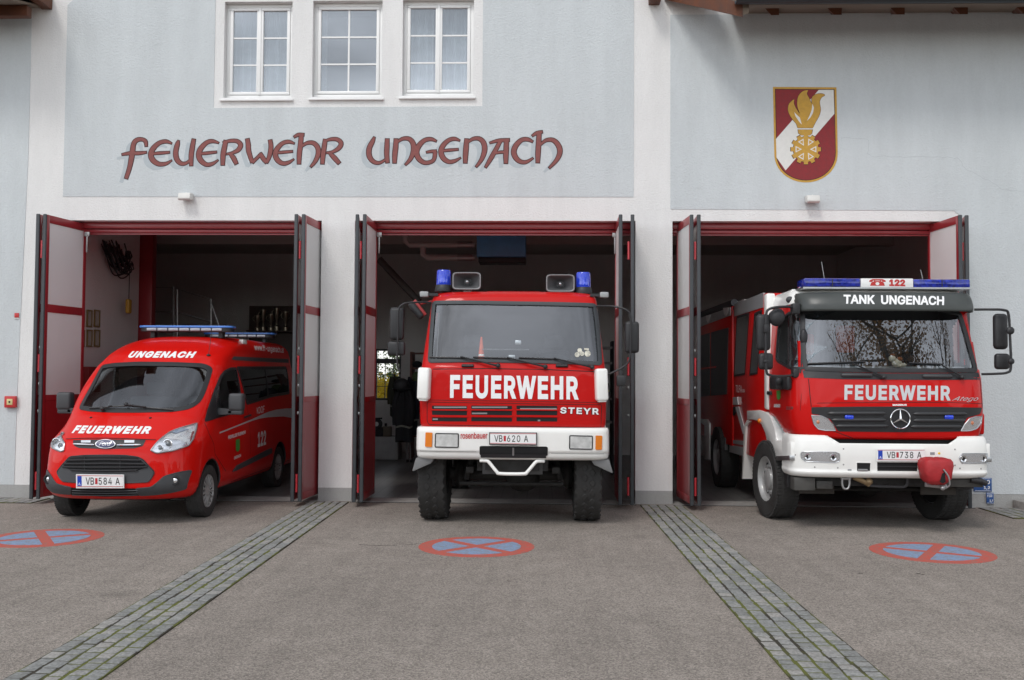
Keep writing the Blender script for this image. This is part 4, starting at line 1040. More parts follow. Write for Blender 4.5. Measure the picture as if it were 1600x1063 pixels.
for pts, fc in ((((60, 570), (74, 530), (112, 578), (165, 660), (300, 692), (298, 758), (200, 750), (132, 738), (76, 680)), (92, 622)), (((862, 702), (1005, 690), (1060, 648), (1120, 592), (1250, 556), (1372, 536), (1322, 710), (1180, 742), (1050, 760), (902, 768)), (1222, 634))):
    o_ = sm(SV.pk(A_(*pts), 'y'), .03, .04); q = MB(); SV.patch(q, o_, 'y', .012, .05); bi = obj('bumper_insert', q, M_GREYPL, VAN)
    q = MB(); SV.band(q, o_, .014, 'y', .002, .012); obj('insert_edge', q, M_GREYPL, bi)
    p = SV.pick(zA(*fc)); n_ = V((p.x * .35, -1, 0)).normalized(); q = MB()
    q.lathe([(.062, .01), (.060, -.012), (.050, -.014), (.044, .008), (0, .010)], (0, 0, 0), 'y', 24); q.lathe([(.034, .002), (.026, -.006), (0, -.010)], (0, 0, 0), 'y', 24, mi=1)
    f_ = obj('fog_lamp', q, [M_BLACK, M_REFLECT], bi); f_.location = p + V((0, -.014, 0)); f_.rotation_euler.z = math.atan2(n_.x, -n_.y) if p.x > 0 else -math.atan2(-n_.x, -n_.y)
P = sm(SV.pk(A_((296, 696), (600, 706), (865, 702), (902, 768), (600, 776), (288, 758)), 'y'), .01); q = MB(); SV.patch(q, P, 'y', .006, .06); li = obj('lower_intake', q, M_VOID, VAN)
for v in (718, 738, 756):
    P = SV.pk(A_((305, v), (600, v + 5), (890, v)), 'y'); q = MB(); q.tube([SV.drop(p.x, p.y, 'y', .014) for p in bez([(p[0], p[1], 0) for p in P], 8)], .006, 5); obj('grille_bar', q, M_GREYPL, li)
Q = SV.pk(A_((366, 688), (772, 688), (772, 584), (366, 580)), 'y'); yy = SV.drop((Q[0][0] + Q[1][0]) / 2, Q[0][1], 'y', .03).y - .01
plate(VAN, [(Q[0][0], yy, Q[0][1]), (Q[1][0], yy, Q[1][1]), (Q[2][0], yy - .004, Q[2][1]), (Q[3][0], yy - .004, Q[3][1])], 'VB', '584 A')
# lettering
q = MB(); SV.text(q, 'FEUERWEHR', SV.pk(A_((296, 214), (1000, 220), (1012, 153), (326, 143)), 'y'), 'y', .005, bold=.050, shear=.32, space=1.2); obj('bonnet_lettering', q, M_DECALW, VAN)
q = MB(); SV.text(q, 'UNGENACH', SV.pk(B_((468, 249), (800, 250), (806, 219), (484, 217)), 'y'), 'y', .005, bold=.050, shear=.32, space=1.18); obj('roof_lettering', q, M_DECALW, VAN)
q = MB(); SV.text(q, 'www.ff-ungenach.at', SV.pk(S_((368, 152), (540, 168), (537, 124), (360, 107)), 'x'), 'x', .005, bold=.02); obj('side_lettering', q, M_DECALW, VAN)
q = MB(); SV.text(q, 'KDOF', SV.pk(S_((384, 520), (428, 511), (428, 470), (382, 482)), 'x'), 'x', .005, bold=.005); obj('side_lettering', q, M_DECALW, VAN)
q = MB(); SV.text(q, '122', SV.pk(S_((388, 718), (437, 702), (437, 616), (388, 628)), 'x'), 'x', .005, bold=.03); obj('side_lettering', q, M_DECALW, VAN)
q = MB(); SV.text(q, 'FREIWILLIGE FEUERWEHR', SV.pk(S_((213, 670), (316, 638), (316, 618), (213, 650)), 'x'), 'x', .005, bold=.02); obj('side_lettering', q, M_DECALW, VAN)
q = MB(); SV.text(q, 'UNGENACH', SV.pk(S_((247, 791), (288, 774), (288, 756), (247, 773)), 'x'), 'x', .005, bold=.02); obj('side_lettering', q, M_DECALW, VAN)
q = MB(); SV.patch(q, sm(SV.pk(S_((258, 674), (282, 666), (282, 730), (270, 746), (258, 738)), 'x'), .02), 'x', .005); obj('door_crest', q, M_GREEN, VAN)
q = MB(); SV.patch(q, resample(SV.pk(S_((162, 628), (260, 590), (350, 553), (400, 530), (450, 508), (500, 494), (560, 487), (600, 487), (600, 545), (540, 535), (450, 540), (400, 548), (350, 563), (260, 598), (162, 637)), 'x'), .1), 'x', .004, .1); obj('side_stripe', q, M_DECALG, VAN)
q = MB(); SV.patch(q, resample(SV.pk(S_((236, 862), (262, 826), (440, 733), (470, 722), (470, 752), (440, 768), (250, 860)), 'x'), .1), 'x', .016, .1, thick=.014); obj('rubbing_strip', q, M_GREYPL, VAN)
q = MB(); SV.patch(q, resample([(-.62, 2.12), (-.50, 2.165), (2.55, 2.185), (2.55, 2.115), (-.45, 2.11)], .1), 'x', .008, .1, thick=.006); obj('roof_rail_trim', q, M_GREYPL, VAN)
q = MB()
for P in (S_((292, 236), (306, 330), (322, 440), (335, 540), (344, 640), (346, 760)), S_((74, 572), (100, 640), (128, 700), (136, 760)), S_((136, 760), (200, 860))): SV.line(q, SV.pk(P, 'x'), .008, 'x', .003)
SV.line(q, SV.pk(A_((246, 264), (420, 258), (600, 257), (800, 262), (1050, 272)), 'y'), .008, 'y', .003)
SV.line(q, [(-.75, .36), (2.4, .40)], .008, 'x', .003)
obj('panel_gap', q, M_VOID, VAN)
q = MB(); P = SV.pk(S_((302, 540), (336, 528)), 'x'); q.tube([SV.drop(P[0][0] + (P[1][0] - P[0][0]) * t, P[0][1] + (P[1][1] - P[0][1]) * t, 'x', .03) for t in (0, .3, .7, 1)], .016, 8); obj('door_handle', q, M_BLACK, VAN)
p = SV.pick(zS(297, 93)); q = MB(); q.box(p.x - .02, p.x + .05, p.y - .10, p.y + .10, p.z - .035, p.z + .035, .012); obj('scene_light', q, M_WPAINT, VAN)
# mirrors
for sx in (1, -1):
    m_ = bezel_mirror(VAN, 'door_mirror', *(sorted((sx * 1.10, sx * 1.30))), -1.42, -1.26, 1.40, 1.64, M_GREYPL, .035)
    q = MB(); q.loft([[(sx * .90, -1.40, 1.34), (sx * .90, -1.22, 1.34), (sx * .90, -1.22, 1.44), (sx * .90, -1.40, 1.44)], [(sx * 1.14, -1.40, 1.355), (sx * 1.14, -1.28, 1.355), (sx * 1.14, -1.28, 1.42), (sx * 1.14, -1.40, 1.42)]]); q.box(min(sx * 1.08, sx * 1.29), max(sx * 1.08, sx * 1.29), -1.40, -1.28, 1.345, 1.42, .02); obj('mirror_arm', q, M_GREYPL, m_)
wiper(VAN, SV, B_((285, 500), (485, 488)), B_((395, 494), (350, 508)))
wiper(VAN, SV, B_((475, 490), (690, 508)), B_((560, 500), (465, 488)))
for u, v in ((470, 72), (1000, 76)):
    p = SV.pick(zA(u, v)); q = MB(); q.ball(p, .018, .022, .012); obj('washer_jet', q, M_BLACK, VAN)
# roof equipment
def lightbar(y, x0, x1, z, n):
    o = MB(); o.prism(fillet([(x0, y - .10), (x0 + .10, y - .16), (x1 - .10, y - .16), (x1, y - .10), (x1, y + .10), (x1 - .1, y + .15), (x0 + .1, y + .15), (x0, y + .10)], .05), 'z', z + .055, z + .09, .012); L_ = obj('light_bar', o, mat('lightbar_blue', (.05, .20, .62), .18, coat=1), VAN)
    o = MB(); o.prism(fillet([(x0 + .02, y - .09), (x0 + .11, y - .15), (x1 - .11, y - .15), (x1 - .02, y - .09), (x1 - .02, y + .09), (x0 + .02, y + .09)], .05), 'z', z, z + .055); obj('light_bar_base', o, M_BLACK, L_)
    wd = (x1 - x0 - .28) / n
    for i in range(n):
        a = x0 + .14 + i * wd; o = MB(); o.box(a + .008, a + wd - .008, y - .165, y - .13, z + .006, z + .05, .006); obj('lamp_module', o, mat('bar_module', (.34, .35, .38), .25, metal=.5), L_)
    for xx in (x0 + .2, x1 - .2): o = MB(); o.box(xx - .03, xx + .03, y - .06, y + .06, z - .09, z + .01); obj('light_bar_foot', o, M_BLACK, L_)
lightbar(-.05, -.70, .74, 2.545, 7); lightbar(2.30, -.55, .72, 2.55, 6)
p = SV.pick(zB(862, 236)); q = MB(); q.ball(p, .03, .03, .02); q.tube([p, p + V((.01, .10, .35))], .004, 5); obj('aerial', q, M_BLACK, VAN)
q = MB(); q.tube([(.45, .35, 2.47), (.47, .40, 2.80)], .004, 5); obj('aerial', q, M_BLACK, VAN)
# cabin
q = MB(); q.prism([(-1.86, 1.36), (-1.72, 1.385), (-1.45, 1.42), (-1.22, 1.40), (-1.16, 1.30), (-1.2, .9), (-1.86, .9)], 'x', -.72, .72, .02); obj('dashboard', q, mat('dash_sky_reflection', (.55, .57, .60), .6), VAN)  # dashboard coloured pale to stand in for sky mirrored in the windscreen
steering(VAN, .38, -1.02, 1.30, 40, .19); seat(VAN, .40, -.35, .85); seat(VAN, -.35, -.35, .85, w=.75)
q = MB(); q.box(-.88, .88, .15, .2, .4, 1.3); q.box(-.86, .86, 2.5, 2.55, .4, 2.1); obj('bulkhead', q, M_BLACK, VAN)
seat(VAN, .45, .95, .75); seat(VAN, -.45, .95, .75)
for y in (-1.73, 1.68):
    for sx in (-1, 1): wheel(VAN, sx * .87, y, .345, .215, sx, M_TINTAL, 'van')
#print('www', [tuple(round(c,2) for c in SV.pick(q)) for q in S_((368, 152), (540, 168), (537, 124), (360, 107))])
rebase(VAN, -1.73)

# ================================================================ MIDDLE TRUCK (square cab, white bumper)
TX = -.345
TR = empty('fire_truck', (TX, 0, 0))
tag(TR, 'older square-cab red fire truck with white bumper, two loudspeakers and two blue beacons', 'fire engine')
LT = [(1.255, -2.50, 1.155, .28, 5), (1.30, -2.535, 1.17, .28, 5), (1.58, -2.56, 1.178, .30, 5), (1.95, -2.555, 1.170, .30, 5), (2.03, -2.53, 1.160, .30, 5), (2.45, -2.40, 1.115, .30, 5), (2.86, -2.27, 1.07, .30, 5),
      (2.925, -2.235, 1.055, .32, 4.6), (2.975, -2.16, 1.01, .40, 4), (3.0, -2.02, .93, .5, 3.6), (3.012, -1.75, .70, .5, 3)]
tb = shell(LT, -.55, .035, 84, 34)
ST = Surf([tb], TX)
zT, zD = Z(540, 400, .395), Z(640, 640, .2)
T_ = lambda *p: [zT(*q) for q in p]; D_ = lambda *p: [zD(*q) for q in p]
tws = sm(ST.pk(T_((326, 424), (332, 330), (338, 250), (345, 180), (500, 178), (670, 181), (850, 184), (990, 190), (1000, 260), (1008, 340), (1014, 434), (850, 428), (670, 424), (500, 421))), .05, .04)
cut(tb, lambda c, n: n.y < -.4 and inside((c.x, c.z), inset(tws, .030)))
# side windows of the cab
tsw = sm([(-2.12, 2.02), (-2.02, 2.80), (-1.15, 2.80), (-1.15, 2.02)], .06)
cut(tb, lambda c, n: abs(n.x) > .7 and inside((c.y, c.z), inset(tsw, .02)))
cb = obj('cab', tb, M_RED_S, TR, 60); inner_skin(cb, M_GREYPL, .025)
g_ = MB(); ST.patch(g_, inset(tws, .02), 'y', -.006, .08); obj('windscreen', g_, glass('truck_windscreen', (.88, .92, .93), 2.2, .06), TR)
g_ = MB(); ST.band(g_, tws, .048, 'y', .003, .014); obj('windscreen_seal', g_, M_ANTH, TR)
for ax in ('x', '-x'):
    g_ = MB(); ST.patch(g_, inset(tsw, .01), ax, -.004, .1); o = obj('door_window', g_, M_GLASS_CLR, TR)
    g_ = MB(); ST.band(g_, tsw, .035, ax, .002, .008); obj('window_trim', g_, M_ANTH, o)
# recessed front flap with grille slots
q = MB(); fl = sm(ST.pk(T_((322, 577), (1013, 588), (1010, 680), (330, 668), (322, 655))), .02)
ST.band(q, fl, .006, 'y', .001, .003); ST.line(q, ST.pk(T_((345, 448), (560, 446), (800, 450), (990, 458))), .010); ST.line(q, ST.pk(T_((338, 570), (670, 575), (1000, 580))), .006)
for sx in (-1, 1): ST.line(q, [(sx * 1.09, 1.60), (sx * 1.075, 1.98)], .006)
obj('panel_gap', q, M_VOID, TR)
GR = MB()
for r, (v0, v1) in enumerate(((592, 606), (612, 629), (639, 654))):
    for u0, u1 in ((342, 480), (497, 658), (676, 837)):
        o = fillet(ST.pk(T_((u0, v1), (u1, v1 + 1.5), (u1, v0 + 1.5), (u0, v0))), .008); ST.patch(GR, o, 'y', .0025, .1)
gr = obj('grille', GR, M_VOID, TR)
q = MB()
for v in (609, 634.5):
    for u0, u1 in ((338, 482), (495, 660), (674, 840)):
        P = ST.pk(T_((u0, v), (u1, v + 1.5))); q.tube([ST.drop(P[0][0] + (P[1][0] - P[0][0]) * t, P[0][1] + (P[1][1] - P[0][1]) * t, 'y', .006) for t in (0, .5, 1)], .009, 6)
obj('grille_bar', q, M_RED_S, gr)
q = MB()
for u0, u1, v in ((350, 478, 598), (500, 640, 598), (690, 835, 604), (345, 365, 645), (760, 770, 650), (500, 560, 622)):
    o = ST.pk(T_((u0, v + 4), (u1, v + 4), (u1, v - 2), (u0, v - 2))); ST.patch(q, o, 'y', .004, .1)
obj('radiator_fin', q, mat('radiator_grey', (.25, .25, .25), .6), gr)
q = MB(); ST.text(q, 'FEUERWEHR', ST.pk(T_((413, 563), (922, 570), (922, 477), (414, 471))), 'y', .005, bold=.036, space=1.14); obj('front_lettering', q, M_DECALW, TR)
q = MB(); QQ = ST.pk(T_((848, 623), (1001, 628), (1001, 602), (850, 598))); ST.text(q, 'STEYR', QQ, 'y', .004, bold=.06, space=1.2, mi=1); ST.text(q, 'STEYR', QQ, 'y', .009, bold=.03, space=1.2); obj('badge_lettering', q, [M_DECALW, M_BLACK], TR)
# white corner deflectors
for sx in (-1, 1):
    q = MB(); M = Mx.Translation((sx * 1.10, -2.535, 1.80)) @ Mx.Rotation(sx * R(14), 4, 'Z') @ Mx.Rotation(-sx * R(2), 4, 'Y')
    q.box(-.075, .075, -.075, .06, -.20, .20, .03, 3, M=M); q.box(-.05, .05, -.05, .02, -.215, -.195, .004, 1, M=M); obj('wind_deflector', q, M_WPAINT, TR)
# bumper
LBm = [(.855, -2.47, 1.165, .26, 5.5), (.87, -2.52, 1.19, .28, 5.5), (.905, -2.555, 1.205, .28, 5.5), (.955, -2.568, 1.205, .28, 5.5), (.968, -2.585, 1.21, .28, 5.5), (1.20, -2.60, 1.205, .28, 5.5), (1.245, -2.595, 1.20, .28, 5.5), (1.262, -2.565, 1.18, .27, 5.5), (1.265, -2.48, 1.10, .26, 5.5)]
bb = shell(LBm, -1.95, .03, 60, 14, bottom=True); SB = Surf([bb], TX); bo_ = obj('bumper', bb, M_WPAINT, TR, 50)
q = MB()
for sx in (-1, 1): q.prism([(-2.2, 1.25), (-2.15, 1.62), (-1.9, 1.66), (-1.2, 1.66), (-1.2, 1.2), (-1.9, 1.1)], 'x', sx * 1.16 - (.02 if sx > 0 else .02), sx * 1.16 + .02, .015)
obj('wing_panel', q, M_WPAINT, TR)
def lampbox(pts_amber, pts_lamp):
    o = fillet(SB.pk(D_(*pts_lamp)), .02); q = MB(); SB.band(q, resample(o, .04), .012, 'y', .002, .012); SB.patch(q, o, 'y', .003, .05); h = obj('headlight', q, M_BLACK, bo_)
    q = MB(); SB.patch(q, resample(inset(resample(o, .03), .014), .04), 'y', .010, .02); obj('lamp_glass', q, mat('fluted_glass', (.72, .73, .72), .18, coat=1, var=.2, vscale=14, bump=.2, bscale=40, metal=.35), h)
    o = fillet(SB.pk(D_(*pts_amber)), .012); q = MB(); SB.patch(q, o, 'y', .016, .03, thick=.014); a_ = obj('indicator', q, M_AMBER, bo_)
lampbox(((124, 290), (176, 293), (180, 180), (128, 178)), ((196, 297), (384, 300), (386, 186), (200, 183)))
lampbox(((1450, 314), (1500, 314), (1502, 204), (1452, 202)), ((1245, 311), (1430, 315), (1432, 204), (1247, 200)))
q = MB(); o = fillet(SB.pk(D_((547, 356), (1078, 362), (1080, 296), (1066, 290), (560, 285), (547, 290))), .02); SB.patch(q, o, 'y', .003, .06); SB.band(q, resample(o, .05), .010, 'y', .002, .008); w_ = obj('winch_slot', q, M_VOID, bo_)
q = MB(); Q = SB.pk(D_((555, 372), (1066, 376), (1066, 350), (555, 345))); SB.patch(q, Q, 'y', .012, .1); P = SB.pk(D_((810, 300), (810, 356))); q.tube([SB.drop(*p, 'y', .012) for p in P], .012, 6, mi=1); obj('roller', q, [M_BLACK, M_STEEL], w_)
q = MB(); SB.line(q, SB.pk(D_((80, 322), (520, 330))), .006); SB.line(q, SB.pk(D_((1105, 342), (1540, 346))), .006); obj('bumper_crease', q, mat('crease_grey', (.35, .35, .34), .6), bo_)
q = MB(); SB.text(q, 'rosenbauer', SB.pk(D_((399, 230), (608, 228), (608, 180), (399, 180))), 'y', .004, bold=.02); obj('maker_lettering', q, M_SIGNRED, bo_)
Q = SB.pk(D_((630, 266), (988, 272), (988, 185), (630, 183))); yy = SB.drop(0, 1.1, 'y', .02).y
plate(TR, [(p[0], yy, p[1]) for p in Q], 'VB', '620 A', eu=False)
q = MB(); q.tube(bez([(-.40, -2.50, .845), (-.33, -2.52, .845), (-.29, -2.53, .83), (-.19, -2.55, .715), (-.14, -2.55, .69), (.14, -2.55, .69), (.19, -2.55, .715), (.29, -2.53, .83), (.33, -2.52, .845), (.40, -2.50, .845)], 6), .022, 10); obj('tow_bar', q, M_WPAINT, TR)
for sx in (-1, 1):
    q = MB(); q.prism([(sx * 1.21, .865), (sx * .98, .865), (sx * 1.02, .80), (sx * 1.24, .70), (sx * 1.255, .705)], 'y', -2.45, -1.9, .006); obj('mud_flap', q, mat('rubber_grey', (.16, .16, .16), .7), TR)
# glassware: wipers, stickers, jets
for bl, ar in ((((335, 403), (478, 406)), ((455, 403), (604, 440))), (((505, 403), (650, 408)), ((640, 407), (790, 444))), (((685, 405), (840, 411)), ((822, 409), (972, 446)))): wiper(TR, ST, T_(*bl), T_(*ar))
q = MB()
for u in (483, 855):
    P = ST.pk(T_((u - 24, 436), (u + 24, 438))); q.tube([ST.drop(P[0][0] + (P[1][0] - P[0][0]) * t, P[0][1], 'y', .012) for t in (0, .05, .95, 1)], [.012, .02, .02, .012], 8)
obj('grab_handle', q, M_BLACK, TR)
q = MB()
for u, v, r in ((926, 374, 9), (916, 391, 10), (935, 387, 9), (957, 387, 12)): SP = [(u + r * cos(2 * pi * i / 20), v + r * sin(2 * pi * i / 20)) for i in range(20)]; ST.patch(q, ST.pk(T_(*SP)), 'y', .002, .1)
ST.patch(q, ST.pk(T_((944, 373), (962, 374), (962, 366), (944, 365))), 'y', .002, .1)
obj('inspection_sticker', q, mat('sticker_cream', (.55, .53, .45), .6, var=.4, vscale=30), TR)
# mirrors and their tubes
m_ = bezel_mirror(TR, 'wing_mirror', -1.575, -1.395, -2.38, -2.28, 2.35, 2.765, M_BLACK, .04)
bezel_mirror(TR, 'wing_mirror', -1.60, -1.375, -2.38, -2.29, 2.15, 2.335, M_BLACK, .035)
q = MB(); q.tube(bez([(-1.06, -2.22, 2.84), (-1.25, -2.36, 2.83), (-1.40, -2.42, 2.80), (-1.455, -2.43, 2.70), (-1.46, -2.43, 2.4), (-1.46, -2.43, 2.05), (-1.42, -2.42, 1.95)], 5), .012, 8); obj('mirror_arm', q, M_BLACK, m_)
m_ = bezel_mirror(TR, 'wing_mirror', 1.41, 1.59, -2.38, -2.28, 2.20, 2.60, M_BLACK, .04)
q = MB(); q.tube(bez([(1.06, -2.22, 2.80), (1.25, -2.36, 2.79), (1.42, -2.42, 2.74), (1.475, -2.43, 2.64), (1.475, -2.43, 2.35), (1.46, -2.43, 2.12), (1.38, -2.42, 2.02), (1.18, -2.40, 1.92)], 5), .012, 8); q.box(1.30, 1.42, -2.42, -2.34, 1.78, 1.92, .02); obj('mirror_arm', q, M_BLACK, m_)
q = MB(); M = Mx.Translation((-1.26, -2.2, 2.74)) @ Mx.Rotation(R(-38), 4, 'Y'); q.box(-.045, .045, -.05, .05, -.13, .13, .035, 3, M=M); o = obj('kerb_mirror', q, M_BLACK, TR)
q = MB(); q.box(-.05, .05, .045, .055, -.12, .12, .003, M=M @ Mx.Translation((.03, -.02, 0))); q.tube([(-1.20, -2.2, 2.82), (-1.06, -2.18, 2.86)], .012, 6); obj('mirror_glass', q, mat('mirror_red_back', (.35, .02, .02), .4), o)
for sx in (-1, 1):
    q = MB(); q.box(sx * 1.16 - .055, sx * 1.16 + .055, -2.20, -2.09, 2.915, 2.985, .012); o = obj('side_lamp', q, mat('lamp_grey', (.33, .34, .34), .4), TR)
    q = MB(); q.box(min(sx * .98, sx * 1.11), max(sx * .98, sx * 1.11), -2.17, -2.12, 2.93, 2.965); obj('lamp_bracket', q, M_BLACK, o)
# beacons and horns on the roof
def beacon(x, y, z):
    o = MB(); o.lathe([(.115, 0), (.118, .03), (.105, .085), (.10, .09), (0, .09)], (x, y, z), 'z', 24); b_ = obj('beacon', o, M_BLACK, TR)
    o = MB(); o.lathe([(.098, .09), (.100, .10), (.094, .27), (.084, .285), (0, .29)], (x, y, z), 'z', 24); obj('beacon_lens', o, mat('beacon_blue', (.02, .07, .80), .08, coat=1, trans=.35), b_)
    o = MB(); o.lathe([(.045, .12), (.045, .24), (0, .25)], (x, y, z), 'z', 12); o.box(x - .05, x + .05, y - .06, y - .055, z + .13, z + .23); obj('reflector', o, M_REFLECT, b_)
def horn(x, y, z):
    o = MB(); n = 28
    def rr(w, h, yy, e=.3):
        return [V((x + w * math.copysign(abs(cos(2 * pi * i / n)) ** e, cos(2 * pi * i / n)), yy, z + h * math.copysign(abs(sin(2 * pi * i / n)) ** e, sin(2 * pi * i / n)))) for i in range(n)]
    o.loft([rr(.10, .08, y + .30), rr(.105, .085, y + .12), rr(.16, .10, y + .03), rr(.182, .110, y - .05), rr(.186, .114, y - .06), rr(.180, .108, y - .065), rr(.170, .098, y - .058)], cap1=False)
    o.loft([rr(.170, .098, y - .058), rr(.140, .078, y - .0), rr(.085, .062, y + .07, .5), rr(.05, .045, y + .11, .8)], cap0=False, mi=1)
    h_ = obj('loudspeaker', o, [mat('horn_grey', (.24, .245, .25), .45), mat('horn_inside', (.10, .10, .105), .5)], TR)
    o = MB(); o.ball((x, y + .06, z), .036, .05, .036); obj('horn_driver', o, M_ALU, h_)
    o = MB(); o.box(x - .05, x + .05, y + .05, y + .2, z - .16, z - .09); obj('horn_bracket', o, M_STEEL, h_)
beacon(-.93, -1.95, 3.0); beacon(.90, -1.95, 2.975); horn(-.62, -2.0, 3.135); horn(.60, -2.0, 3.11)
q = MB(); q.box(-.40, .36, -1.6, -.9, 2.995, 3.045, .03); obj('roof_hatch', q, M_RED_S, TR)
q = MB(); q.tube([(.72, -1.3, 3.0), (.735, -1.28, 3.38)], .004, 5); q.tube([(.72, -1.3, 2.98), (.72, -1.3, 3.06)], .02, 8); obj('aerial', q, M_BLACK, TR)
# inside the cab
q = MB(); q.prism([(-2.46, 1.5), (-2.46, 1.96), (-2.36, 2.06), (-2.0, 2.10), (-1.92, 2.0), (-1.92, 1.4)], 'x', -1.08, 1.08, .03); obj('dashboard', q, M_DASH, TR)
steering(TR, .52, -1.86, 2.13, 22, .24); seat(TR, .52, -1.05, 1.55); seat(TR, -.60, -1.05, 1.55)
q = MB(); q.box(-1.06, 1.06, -.68, -.60, 1.3, 2.9); obj('cab_back_wall', q, M_SEAT, TR)
q = MB(); q.tube([(-1.0, -2.15, 2.10), (-.98, -2.02, 2.72)], .012, 6); q.tube([(-.40, -2.2, 2.24), (.20, -2.2, 2.24)], .008, 6); q.box(.02, .10, -2.24, -2.18, 2.30, 2.36, .01); q.box(-.06, .02, -2.25, -2.20, 2.13, 2.17, .004); obj('grab_rail', q, M_ALU, TR)
# body behind the cab, chassis, wheels
q = MB(); q.box(-1.19, 1.19, -.45, 3.9, .95, 2.85, .04); obj('equipment_body', q, M_RED_S, TR)
q = MB(); q.box(-.45, -.30, -2.3, 3.8, .70, .95); q.box(.30, .45, -2.3, 3.8, .70, .95); q.box(-.95, .95, -2.25, -1.0, .86, 1.25); q.box(-.34, .34, -2.42, -2.36, .72, .86); q.box(-.85, .85, -1.2, -.8, .5, 1.0)
obj('chassis', q, M_UNDER, TR)
q = MB(); q.tube([(-.85, -1.64, .60), (.85, -1.64, .60)], .085, 12); q.ball((.12, -1.64, .58), .24, .2, .22); q.tube([(-.6, -1.75, .80), (.7, -1.70, .66)], .03, 8); q.tube([(-.7, -1.95, .50), (.65, -1.95, .50)], .025, 8)
for sx in (-1, 1): q.box(sx * .55 - .05, sx * .55 + .05, -2.2, -1.1, .66, .74, .01); q.tube([(sx * .62, -1.85, .55), (sx * .50, -1.9, .98)], .045, 8); q.lathe([(.16, -.05), (.20, 0), (.16, .05)], (sx * .72, -1.64, .60), 'x', 16)
obj('front_axle', q, M_UNDER, TR)
q = MB(); q.box(-.38, .38, -2.32, -2.30, .66, .86, .004); obj('skid_plate', q, mat('plate_grey', (.07, .07, .07), .6), TR)
for y in (-1.64, 1.9):
    for sx in (-1, 1): wheel(TR, -1.045 if sx < 0 else .965, y, .615, .355, sx, M_TINTAL, 'mud')
rebase(TR, -1.64)
# an orange traffic cone carried on the dashboard
CN = empty('traffic_cone', (TX - .42, -2.08, 2.10)); tag(CN, 'small orange warning cone standing on the dashboard of the middle truck', 'traffic cone')
q = MB(); q.lathe([(.045, .012), (.040, .05), (.012, .30), (0, .31)], (0, 0, 0), 'z', 20); obj('cone', q, M_ORANGE, CN)
q = MB(); q.box(-.06, .06, -.06, .06, 0, .014, .006); q.lathe([(.0395, .06), (.031, .12)], (0, 0, 0), 'z', 20, mi=1); obj('foot', q, [M_ORANGE, M_WPAINT], CN)

# ================================================================ TANKER TRUCK (right bay)
AX = 4.345
AT = empty('tanker_truck', (AX, 0, 0))
tag(AT, 'red and white crew-cab tanker fire truck with blue roof light box and red winch cover', 'fire engine')
LA = [(1.14, -2.44, 1.10, .40, 4.5), (1.17, -2.49, 1.14, .42, 4.5), (1.30, -2.515, 1.18, .44, 4.5), (1.54, -2.525, 1.20, .45, 4.5), (1.88, -2.50, 1.195, .45, 4.5), (1.97, -2.475, 1.19, .45, 4.5), (2.40, -2.375, 1.165, .45, 4.5), (2.78, -2.285, 1.14, .45, 4.5), (2.86, -2.265, 1.135, .45, 4.5)]
ab = shell(LA, -1.17, .035, 84, 26, top=False)
def solid(*boxes):
    m = MB()
    for b in boxes: m.box(*b)
    return m
crew = solid((-1.195, 1.195, -.98, 1.265, .72, 3.09, .03)); rear = solid((-1.215, 1.215, 1.30, 4.9, .78, 3.07, .02))
SA = Surf([ab, crew.bm, rear.bm], AX)
zC, zE, zF, zG = Z(1040, 400, .3952), Z(1080, 440, .207), Z(1080, 640, .1694), Z(1240, 620, .2)
def mk(z): return lambda *p: [z(*q) for q in p]
C3, E3, F3, G3 = mk(zC), mk(zE), mk(zF), mk(zG)
SX = -1.197 + AX
def side(pts, X=SX): return [(q.y, q.z) for q in (at(*p, 0, X) for p in pts)]

aws = sm(SA.pk(C3((532, 200), (531, 300), (536, 390), (546, 455), (700, 460), (890, 463), (1080, 463), (1246, 458), (1238, 380), (1226, 290), (1208, 205), (1050, 198), (880, 195), (700, 196))), .05, .05)
dw = sm(side(E3((630, 345), (655, 275), (705, 228), (790, 200), (795, 655), (745, 668), (645, 612), (628, 590))), .04)
cw1 = sm(side(E3((345, 264), (440, 236), (406, 704), (322, 720))), .03); cw2 = sm(side(E3((478, 238), (535, 212), (500, 700), (440, 711))), .02)
cut(ab, lambda c, n: n.y < -.35 and inside((c.x, c.z), inset(aws, .03)))
cut(ab, lambda c, n: abs(n.x) > .6 and inside((c.y, c.z), inset(dw, .018)))
cut(ab, lambda c, n: abs(c.x) > .6 and math.hypot(c.y + 1.25, c.z - .53) < .86)
snap_arch(ab, [(-1.25, .53)], .86, .06, .6)
cab_ = obj('cab', ab, M_RED_A, AT, 60); inner_skin(cab_, M_GREYPL, .03)
cc_ = obj('crew_cabin', crew, M_RED_A, AT); rb_ = obj('superstructure', rear, M_RED_A, AT)
g_ = MB(); SA.patch(g_, inset(aws, .02), 'y', -.006, .08); obj('windscreen', g_, glass('tanker_windscreen', (.74, .80, .81), 2.0, .12), AT)
g_ = MB(); SA.band(g_, aws, .055, 'y', .003, .012); obj('windscreen_seal', g_, M_BLACK, AT)
g_ = MB(); SA.patch(g_, inset(dw, .01), '-x', -.004, .1); o = obj('door_window', g_, M_GLASS_CLR, AT); g_ = MB(); SA.band(g_, dw, .035, '-x', .002, .008); obj('window_trim', g_, M_BLACK, o)
for cw in (cw1, cw2):
    g_ = MB(); SA.patch(g_, cw, '-x', .004, .2); o = obj('cabin_window', g_, mat('privacy_glass', (.010, .011, .012), .06, coat=1), cc_); g_ = MB(); SA.band(g_, cw, .03, '-x', .002, .008); obj('window_trim', g_, M_BLACK, o)
